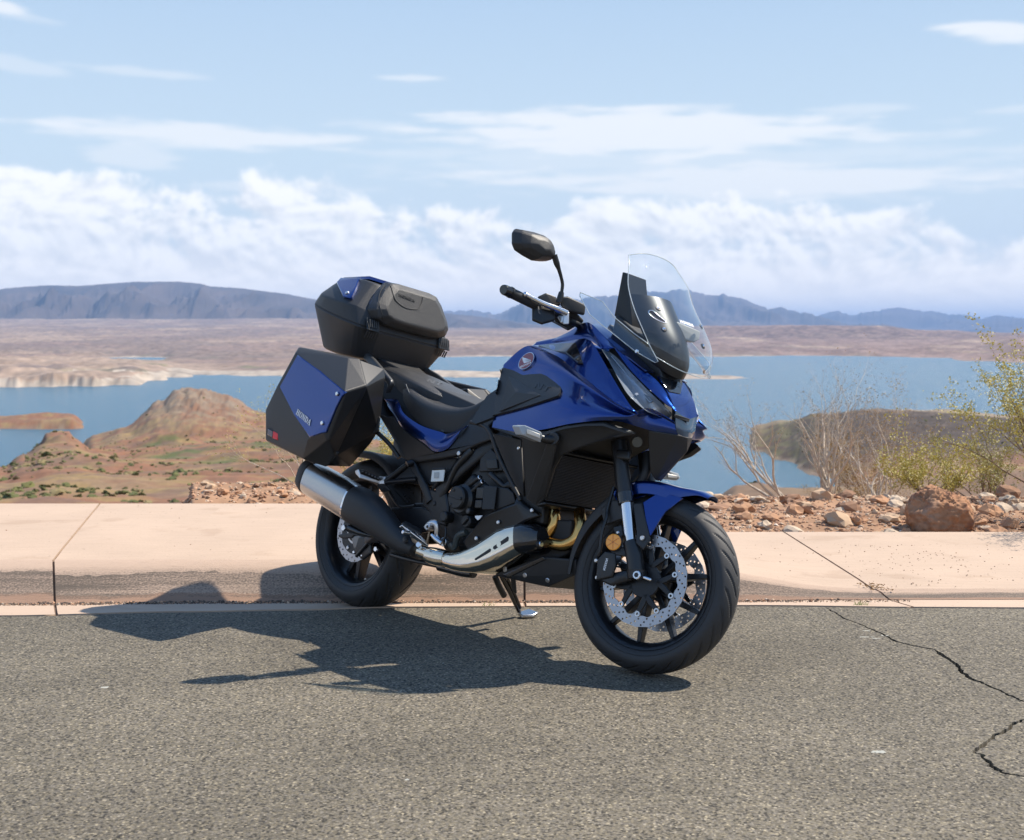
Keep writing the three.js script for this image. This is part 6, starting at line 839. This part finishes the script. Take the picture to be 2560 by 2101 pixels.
// ---------------------------------------------------------------- pegs, pedal, reservoir, belly pan, stand
{
  const rp = group('rider_peg'); part('peg_rubber', hull(bs('g', [[30, 810, 0.30], [60, 800, 0.285], [195, 870, 0.235], [200, 905, 0.235], [170, 915, 0.245], [30, 850, 0.30]]), 0.005), mat.satin, rp); part('peg_bar', hull(bs('g', [[5, 840, 0.31], [20, 830, 0.31], [200, 930, 0.24], [265, 1015, 0.215], [225, 1010, 0.22], [130, 920, 0.26]]), 0.004), mat.chrome, rp); part('peg_bracket', hull(bs('g', [[110, 930, 0.24], [215, 960, 0.225], [195, 1040, 0.215], [150, 1035, 0.22]]), 0.005), mat.alu, rp); part('peg_spring', disc(b('g', 175, 1010, 0.235), 0.012, 0.02, V(0.3, 0.2, 1)), mat.chrome, rp); part('peg_end', disc(b('g', 22, 890, 0.315), 0.008, 0.03, V(-0.2, 0, 1)), mat.chrome, rp);
  const bp = group('brake_pedal'); part('pedal_arm', tube([...bs('g', [[250, 850, 0.235], [300, 805, 0.232], [345, 810, 0.228], [355, 860, 0.225], [355, 930, 0.22], [380, 975, 0.218]])], [0.010, 0.0125, 0.0125, 0.010, 0.009, 0.010], 28, 12), mat.alu, bp); part('pedal_pivot', disc(b('g', 258, 838, 0.25), 0.0125, 0.03), mat.alu, bp); part('pedal_pivot_bolt', disc(b('g', 258, 838, 0.253), 0.006, 0.005), mat.satin, bp); part('pedal_tip', tube(bs('g', [[300, 915, 0.245], [345, 960, 0.235], [400, 1000, 0.225]]), [0.006, 0.009, 0.0095], 12, 12), mat.chrome, bp); part('pedal_ring', disc(b('g', 412, 985, 0.215), 0.017, 0.016), mat.steel, bp); part('pedal_link', tube(bs('g', [[410, 980, 0.22], [440, 920, 0.215], [440, 850, 0.21]]), 0.004, 8, 8), mat.satin, bp);
  const pp = group('passenger_peg'); part('peg_bar', hull(bs('R', [[475, 165, 0.29], [500, 155, 0.29], [520, 175, 0.285], [740, 270, 0.205], [735, 300, 0.205], [520, 235, 0.285], [480, 190, 0.29]]), 0.003), mat.alu, pp); part('peg_rubber', hull(bs('R', [[520, 160, 0.285], [560, 160, 0.28], [730, 245, 0.215], [720, 262, 0.215], [530, 185, 0.285]]), 0.004), mat.satin, pp); for (let k = 0; k < 6; k++) part('peg_rib', hull([b('R', 540 + k * 34, 158 + k * 15.5, 0.282 - k * 0.0118), b('R', 552 + k * 34, 170 + k * 15.5, 0.282 - k * 0.0118)], 0.0035), mat.grey, pp); part('peg_pivot', hull(bs('R', [[740, 235, 0.205], [790, 240, 0.2], [790, 300, 0.2], [740, 300, 0.205]]), 0.005), mat.alu, pp); part('peg_clamp', hull(bs('R', [[720, 320, 0.19], [800, 330, 0.19], [840, 370, 0.18], [760, 380, 0.185]]), 0.005), mat.dark, pp);
  for (const [A, B2, r] of [[[800, 290], [1140, 255], 0.011], [[800, 280], [1030, 100], 0.012], [[1030, 95], [1090, 70], 0.014], [[790, 260], [870, 250], 0.013]]) part('hanger_bar', tube([b('R', ...A, 0.195), b('R', ...B2, 0.175)], r, 4, 10), mat.wheel, pp); part('hanger_web', panel(bs('R', [[810, 285, 0.190], [1040, 110, 0.172], [1075, 85, 0.170], [1140, 245, 0.170]]), 0.004, 0.001), mat.wheel, pp);
  const rs = group('brake_reservoir'); part('reservoir_cup', hull(bs('g', [[316, 300, 0.205], [428, 292, 0.195], [415, 395, 0.195], [305, 398, 0.205], [316, 300, 0.175], [415, 395, 0.17]]), 0.003), mat.milky, rs); part('reservoir_cap', hull(bs('g', [[316, 284, 0.208], [430, 280, 0.196], [430, 290, 0.17], [320, 292, 0.175]]), 0.004), mat.satin, rs); part('reservoir_print', panel(bs('g', [[328, 315, 0.2085], [375, 312, 0.204], [372, 368, 0.204], [326, 370, 0.2085]]), 0.001, 0.0002), std([0.42, 0.43, 0.42], 0.5), rs); part('reservoir_neck', tube(bs('g', [[372, 400, 0.19], [350, 430, 0.18], [320, 470, 0.17]]), 0.007, 8, 8), mat.dark, rs);
  const bl = group('belly_pan'), lo = bs('g', [[940, 1300, 0.12], [1210, 1312, 0.115], [1430, 1405, 0.085], [1700, 1285, 0.08], [1690, 1170, 0.09], [1380, 1140, 0.12]]); part('pan_shell', hull(sym(lo), 0.006), mat.plastic, bl); part('oil_pan', hull(sym(P3([[0.78, 0.30, 0.08], [1.02, 0.30, 0.08], [1.2, 0.36, 0.07], [0.8, 0.42, 0.1], [1.2, 0.46, 0.08], [0.98, 0.24, 0.07]])), 0.01), mat.dark, bl); part('pan_edge', hull(bs('g', [[1000, 1300, 0.125], [1380, 1135, 0.128], [1400, 1150, 0.126], [1060, 1318, 0.124]]), 0.003), mat.gloss, bl); for (const [x, y] of [[1008, 1255], [1206, 1306], [1424, 1355]]) { const h = hit(bl.children[0], 'g', x, y, 0.004) ?? { p: b('g', x, y, 0.13), n: V(0, 0, 1) }; part('pan_screw', disc(h.p, 0.0085, 0.006, h.n), mat.alu, bl); }
  const sd = group('side_stand'), toW = (p) => p, foot = V(0.78, 0, -0.315); const gy = (x, z) => { const w = V(x, 0, z).applyMatrix4(moto.matrixWorld); return -w.y / Math.cos(0.2002); };
  const F0 = b('e', 240, 1322, -0.285), F1 = b('e', 345, 1332, -0.33), F2 = b('e', 300, 1310, -0.31); part('stand_leg', tube([b('e', 128, 1050, -0.11), b('e', 140, 1100, -0.13), b('e', 195, 1210, -0.21), b('e', 243, 1312, -0.285)], [0.012, 0.012, 0.0105, 0.009], 20, 14), mat.gloss, sd); part('stand_brace', tube([b('e', 165, 1090, -0.13), b('e', 205, 1180, -0.20), b('e', 250, 1290, -0.275)], 0.0065, 12, 10), mat.gloss, sd);
  const ft = [b('e', 242, 1332, -0.28), b('e', 262, 1347, -0.27), b('e', 330, 1345, -0.31), b('e', 352, 1330, -0.335), b('e', 300, 1312, -0.325)]; part('stand_foot', hull([...ft, ...ft.map((p) => V(p.x, p.y + 0.006, p.z))], 0.004), mat.steel, sd); part('stand_spring', tube([b('e', 92, 1095, -0.10), b('e', 120, 1160, -0.13), b('e', 150, 1215, -0.17)], 0.012, 8, 12), mat.satin, sd); part('stand_spring_end', tube([b('e', 120, 1160, -0.13), b('e', 152, 1215, -0.17)], 0.0095, 8, 10), mat.steel, sd); part('stand_tab', hull([b('e', 195, 1100, -0.1), b('e', 215, 1100, -0.1), b('e', 222, 1195, -0.13), b('e', 205, 1180, -0.13)], 0.004), mat.dark, sd);
}
// ---------------------------------------------------------------- fork, fender, brakes
{
  for (const k of [1, -1]) {
    const fk = group('fork_leg'), z = 0.1, mm = (v) => k > 0 ? v : (() => { const u = v.clone().applyMatrix4(UNSTEER); u.z *= -1; return u.applyMatrix4(STEER); })();
    const T = (pts, r, m, n, rad = 24) => part(n, tube(pts.map(([x, y]) => mm(s('F', x, y, z))), r, 10, rad), m, fk);
    T([[505, 205], [470, -60], [440, -330]], [0.0265, 0.0265, 0.0265], mat.satin, 'fork_tube'); T([[507, 205], [492, 118]], 0.029, mat.gloss, 'fork_collar'); T([[545, 545], [505, 195]], 0.0205, mat.chrome, 'fork_slider'); T([[596, 830], [575, 660], [540, 540]], [0.029, 0.0285, 0.0265], mat.satin, 'fork_lower', 28); T([[596, 862], [596, 790]], [0.03, 0.034], mat.satin, 'axle_clamp');
    if (k > 0) { const a = s('F', 593, 826, 0.135), ax = V(0, 0, 1).transformDirection(STEER); part('axle_nut', disc(a, 0.0145, 0.02, ax), mat.chrome, fk); part('axle_hex', disc(a.clone().addScaledVector(ax, 0.0008), 0.009, 0.004, ax, 0.001, 6), mat.dark, fk); part('pinch_bolt', hull([s('F', 665, 850, 0.12), s('F', 712, 868, 0.115)], 0.006), mat.chrome, fk); }
  }
  part('fork_bridge', hull([[0.12, 430, -170], [-0.12, 430, -170]].flatMap(([z]) => [s('F', 440, -200, z), s('F', 520, -190, z), s('F', 440, -240, z), s('F', 520, -230, z)]), 0.01), mat.satin);
  part('steering_stem', tube([s('F', 490, -200, 0), s('F', 440, -420, 0)], 0.03, 6, 16), mat.dark);
  // mudguard: blue shell over the front of the wheel, black rear half
  const arc = (a, r, z) => V(1.535 + Math.cos(a) * r, 0.30 + Math.sin(a) * r, z).applyMatrix4(STEER);
  const gsec = (a0, a1, r, wid, drop, n = 10) => [1, 0.97, 0.78, 0.4, 0, -0.4, -0.78, -0.97, -1].map((k) => Array.from({ length: n + 1 }, (_, i) => { const t = i / n, a = mix(a0, a1, t), e = Math.abs(k), w = wid(t); return arc(a, r(t) - (e > 0.96 ? (e === 1 ? drop(t) : 0.012) : 0.010 * e * e), w * Math.min(1, e * 1.02) * Math.sign(k)); }));
  const fg = group('mudguard');
  part('fender_shell', patch(gsec(1.10, 2.15, (t) => 0.332 + 0.020 * sstep(0.35, 0, t) + 0.014 * sstep(0.3, 0.8, t), (t) => mix(0.036, 0.074, sstep(0, 0.45, t)), (t) => mix(0.012, 0.05, sstep(0, 0.4, t))), 40, 30, 0.003), mat.blue, fg);
  part('fender_rear', patch(gsec(2.12, 3.22, (t) => 0.334 - 0.016 * t, (t) => mix(0.072, 0.052, t), (t) => mix(0.05, 0.02, t)), 40, 30, 0.003), mat.plastic, fg);
  const sp = ss('F', [[650, 195, 0.088], [800, 100, 0.074], [995, 158, 0.070], [850, 275, 0.080], [800, 345, 0.088], [712, 492, 0.098], [672, 350, 0.096]]); const wing = panel(sp, 0.006, 0.002); part('fender_side', wing, mat.blue, fg);
  const mg = (g) => { g = g.clone().applyMatrix4(UNSTEER); return mirror(g).applyMatrix4(STEER); }; part('fender_side', mg(wing), mat.blue, fg);
  const br = panel(ss('F', [[565, 205, 0.102], [640, 205, 0.098], [690, 420, 0.104], [712, 510, 0.106], [655, 606, 0.112], [585, 545, 0.116], [600, 480, 0.114]]), 0.012, 0.003); part('fender_bracket', br, mat.plastic, fg); part('fender_bracket', mg(br), mat.plastic, fg); part('bracket_screw', disc(s('F', 638, 505, 0.118), 0.0085, 0.008), mat.alu, fg);
  part('fender_arm', hull(ss('F', [[300, 260, 0.085], [400, 190, 0.09], [560, 200, 0.095], [560, 300, 0.095], [330, 380, 0.088]]), 0.006), mat.plastic, fg);
  // calipers
  for (const k of [1, -1]) { const cp = group('front_brake'), M2 = (g) => k > 0 ? g : mg(g);
    part('caliper_body', M2(hull(ss('F', [[275, 700, 0.115], [330, 640, 0.118], [400, 650, 0.118], [405, 740, 0.118], [380, 830, 0.115], [260, 860, 0.112], [270, 780, 0.115], [300, 700, 0.07], [380, 820, 0.065]]), 0.007)), mat.satin, cp); part('caliper_bridge', M2(hull(ss('F', [[270, 850, 0.105], [380, 900, 0.105], [540, 860, 0.10], [540, 800, 0.10], [470, 840, 0.105], [350, 850, 0.105]]), 0.008)), mat.satin, cp); part('caliper_mount', M2(hull(ss('F', [[380, 600, 0.115], [400, 640, 0.115], [540, 660, 0.105], [540, 600, 0.105]]), 0.006)), mat.plastic, cp);
    if (k > 0) { const body = cp.children[0]; textOn(body, 'F', 'NISSIN', font, [305, 782], [332, 682], [322, 790], 1, 0.001, 0.001, mat.white, cp); for (const [x, y] of [[238, 700], [245, 848]]) part('caliper_bolt', disc(s('F', x, y, 0.118), 0.007, 0.01), mat.alu, cp);
      part('brake_line', tube(ss('F', [[268, 660, 0.115], [280, 600, 0.12], [300, 440, 0.12], [335, 330, 0.11], [345, 250, 0.1], [400, 60, 0.09]]), 0.006, 30, 8), mat.satin, cp); }
  }
  const rf = group('fork_reflector'), rc2 = s('F', 391, 540, 0.135), ax = V(0.05, 0, 1).transformDirection(STEER); part('reflector_disc', disc(rc2, 0.0275, 0.007, ax, 0.002, 36), mat.orange, rf); for (let k = 0; k < 6; k++) { const g = new THREE.BoxGeometry(0.0012, 0.024, 0.0012).translate(0, 0.013, 0.0004); g.rotateZ(k * Math.PI / 3 + 0.2); g.applyQuaternion(new THREE.Quaternion().setFromUnitVectors(V(0, 0, 1), ax)); g.translate(rc2.x, rc2.y, rc2.z); part('reflector_rib', g, phys([0.5, 0.12, 0.0], 0.3), rf); } part('reflector_back', disc(rc2.clone().addScaledVector(ax, -0.005), 0.0295, 0.008, ax), mat.dark, rf); part('reflector_tab', hull(ss('F', [[405, 420, 0.112], [460, 405, 0.11], [470, 480, 0.11], [430, 500, 0.115]]), 0.004), mat.satin, rf); part('reflector_screw', disc(s('F', 428, 458, 0.121), 0.006, 0.006), mat.alu, rf);
  part('horn', disc(b('e', 975, 262, 0.10), 0.019, 0.02, V(0.7, -0.1, 0.7)), std([0.09, 0.085, 0.07], 0.4, 0.6)); part('radiator_hose', tube(bs('e', [[1040, 330, 0.0], [1030, 440, 0.02], [980, 530, 0.03], [940, 560, 0.05]]), 0.016, 20, 12), mat.dark);
  part('front_core', hull(sym([V(1.15, 0.75, 0.16), V(1.35, 0.8, 0.16), V(1.48, 0.85, 0.10), V(1.2, 0.98, 0.15), V(1.4, 1.0, 0.10), V(1.12, 0.68, 0.17)]), 0.01), mat.dark);
}
// ---------------------------------------------------------------- handlebar, controls, mirrors
{
  const hb = group('handlebar'); const mir = (g) => { g = g.clone().applyMatrix4(UNSTEER); return mirror(g).applyMatrix4(STEER); };
  const two = (n, g, m, p = hb) => { part(n, g, m, p); part(n, mir(g), m, p); };
  two('bar_tube', tube([s('M', 620, 1165, 0.29), s('M', 900, 1290, 0.21), s('M', 1150, 1420, 0.14), s('M', 1400, 1500, 0.04)], 0.012, 24, 14), mat.satin);
  two('grip', tube(ss('M', [[262, 990, 0.395], [620, 1165, 0.285]]), 0.0185, 6, 20), mat.plastic); two('grip_flange', tube(ss('M', [[255, 985, 0.398], [280, 998, 0.39]]), 0.0205, 4, 20), mat.satin); two('bar_end', tube(ss('M', [[165, 950, 0.425], [180, 955, 0.42], [265, 990, 0.395]]), [0.0155, 0.0185, 0.019], 10, 22), mat.gloss);
  two('lever', tube(ss('M', [[480, 1020, 0.352], [560, 1060, 0.334], [760, 1160, 0.285], [940, 1230, 0.24], [1080, 1290, 0.205]]), [0.007, 0.0075, 0.010, 0.0115, 0.012], 28, 12), mat.chrome); two('lever_ball', new THREE.SphereGeometry(0.0095, 18, 12).translate(...s('M', 482, 1022, 0.352).toArray()), mat.chrome);
  two('switch_box', hull(ss('M', [[610, 1200, 0.285], [700, 1150, 0.275], [870, 1260, 0.235], [880, 1380, 0.235], [720, 1425, 0.275], [610, 1380, 0.29], [640, 1300, 0.265]]), 0.008), mat.satin); two('brake_perch', hull(ss('M', [[690, 1070, 0.262], [780, 1030, 0.245], [900, 1075, 0.215], [960, 1160, 0.20], [780, 1150, 0.24], [880, 1200, 0.22]]), 0.007), mat.satin); two('lever_pivot', hull(ss('M', [[1040, 1280, 0.21], [1100, 1290, 0.2], [1095, 1440, 0.2], [1040, 1440, 0.21]]), 0.004), mat.alu);
  two('fluid_reservoir', hull(ss('M', [[1030, 1085, 0.215], [1090, 1080, 0.205], [1320, 1190, 0.15], [1310, 1290, 0.15], [1090, 1230, 0.195], [1020, 1170, 0.21], [1090, 1120, 0.16], [1300, 1220, 0.11]]), 0.008), mat.plastic); two('bar_clamp', hull(ss('M', [[900, 1300, 0.19], [1180, 1290, 0.14], [1290, 1400, 0.1], [1100, 1510, 0.13], [950, 1420, 0.17]]), 0.008), mat.dark); two('control_cable', tube(ss('M', [[665, 1180, 0.285], [680, 1280, 0.285], [740, 1350, 0.27], [860, 1400, 0.24], [1080, 1520, 0.16]]), 0.0035, 24, 8), mat.grey); two('clutch_bolt', hull(ss('M', [[970, 1350, 0.21], [1020, 1350, 0.21], [1010, 1420, 0.21]]), 0.005), mat.alu);
  for (const k of [1, -1]) { const g = k > 0 ? (x) => x : mir, m = group('mirror');
    part('mirror_base', g(tube(ss('M', [[975, 1140, 0.222], [990, 1060, 0.224], [1005, 985, 0.226]]), [0.013, 0.012, 0.009], 10, 14)), mat.satin, m); part('mirror_stem', g(tube(ss('M', [[1005, 1000, 0.226], [1020, 880, 0.232], [1000, 770, 0.245], [965, 650, 0.262], [938, 575, 0.274], [900, 450, 0.292]]), [0.0062, 0.0062, 0.0062, 0.0075, 0.011, 0.011], 30, 12)), mat.satin, m);
    const H = ss('M', [[470, 125, 0.402], [455, 150, 0.408], [455, 280, 0.408], [480, 345, 0.398], [590, 420, 0.370], [700, 480, 0.345], [800, 492, 0.315], [890, 490, 0.290], [920, 455, 0.278], [890, 340, 0.288], [840, 255, 0.302], [780, 205, 0.318], [630, 155, 0.360]]), c = H.reduce((a, p) => a.add(p), V(0, 0, 0)).divideScalar(H.length), back = V(-0.045, 0, 0).transformDirection(STEER).multiplyScalar(0.034);
    part('mirror_housing', g(hull([...H.map((p) => p.clone().add(back)), ...H.map((p) => p.clone().lerp(c, 0.10).addScaledVector(back, 0.35)), ...H.map((p) => p.clone().lerp(c, 0.34).addScaledVector(back, -0.2)), ...H.map((p) => p.clone().lerp(c, 0.66).addScaledVector(back, -0.45))], 0.013)), mat.plastic, m);
    part('mirror_glass', g(panel(H.map((p) => p.clone().lerp(c, 0.06).addScaledVector(back, 1.42)), 0.003, 0.001)), mat.chrome, m);
  }
}
renderer.render(scene, camera);
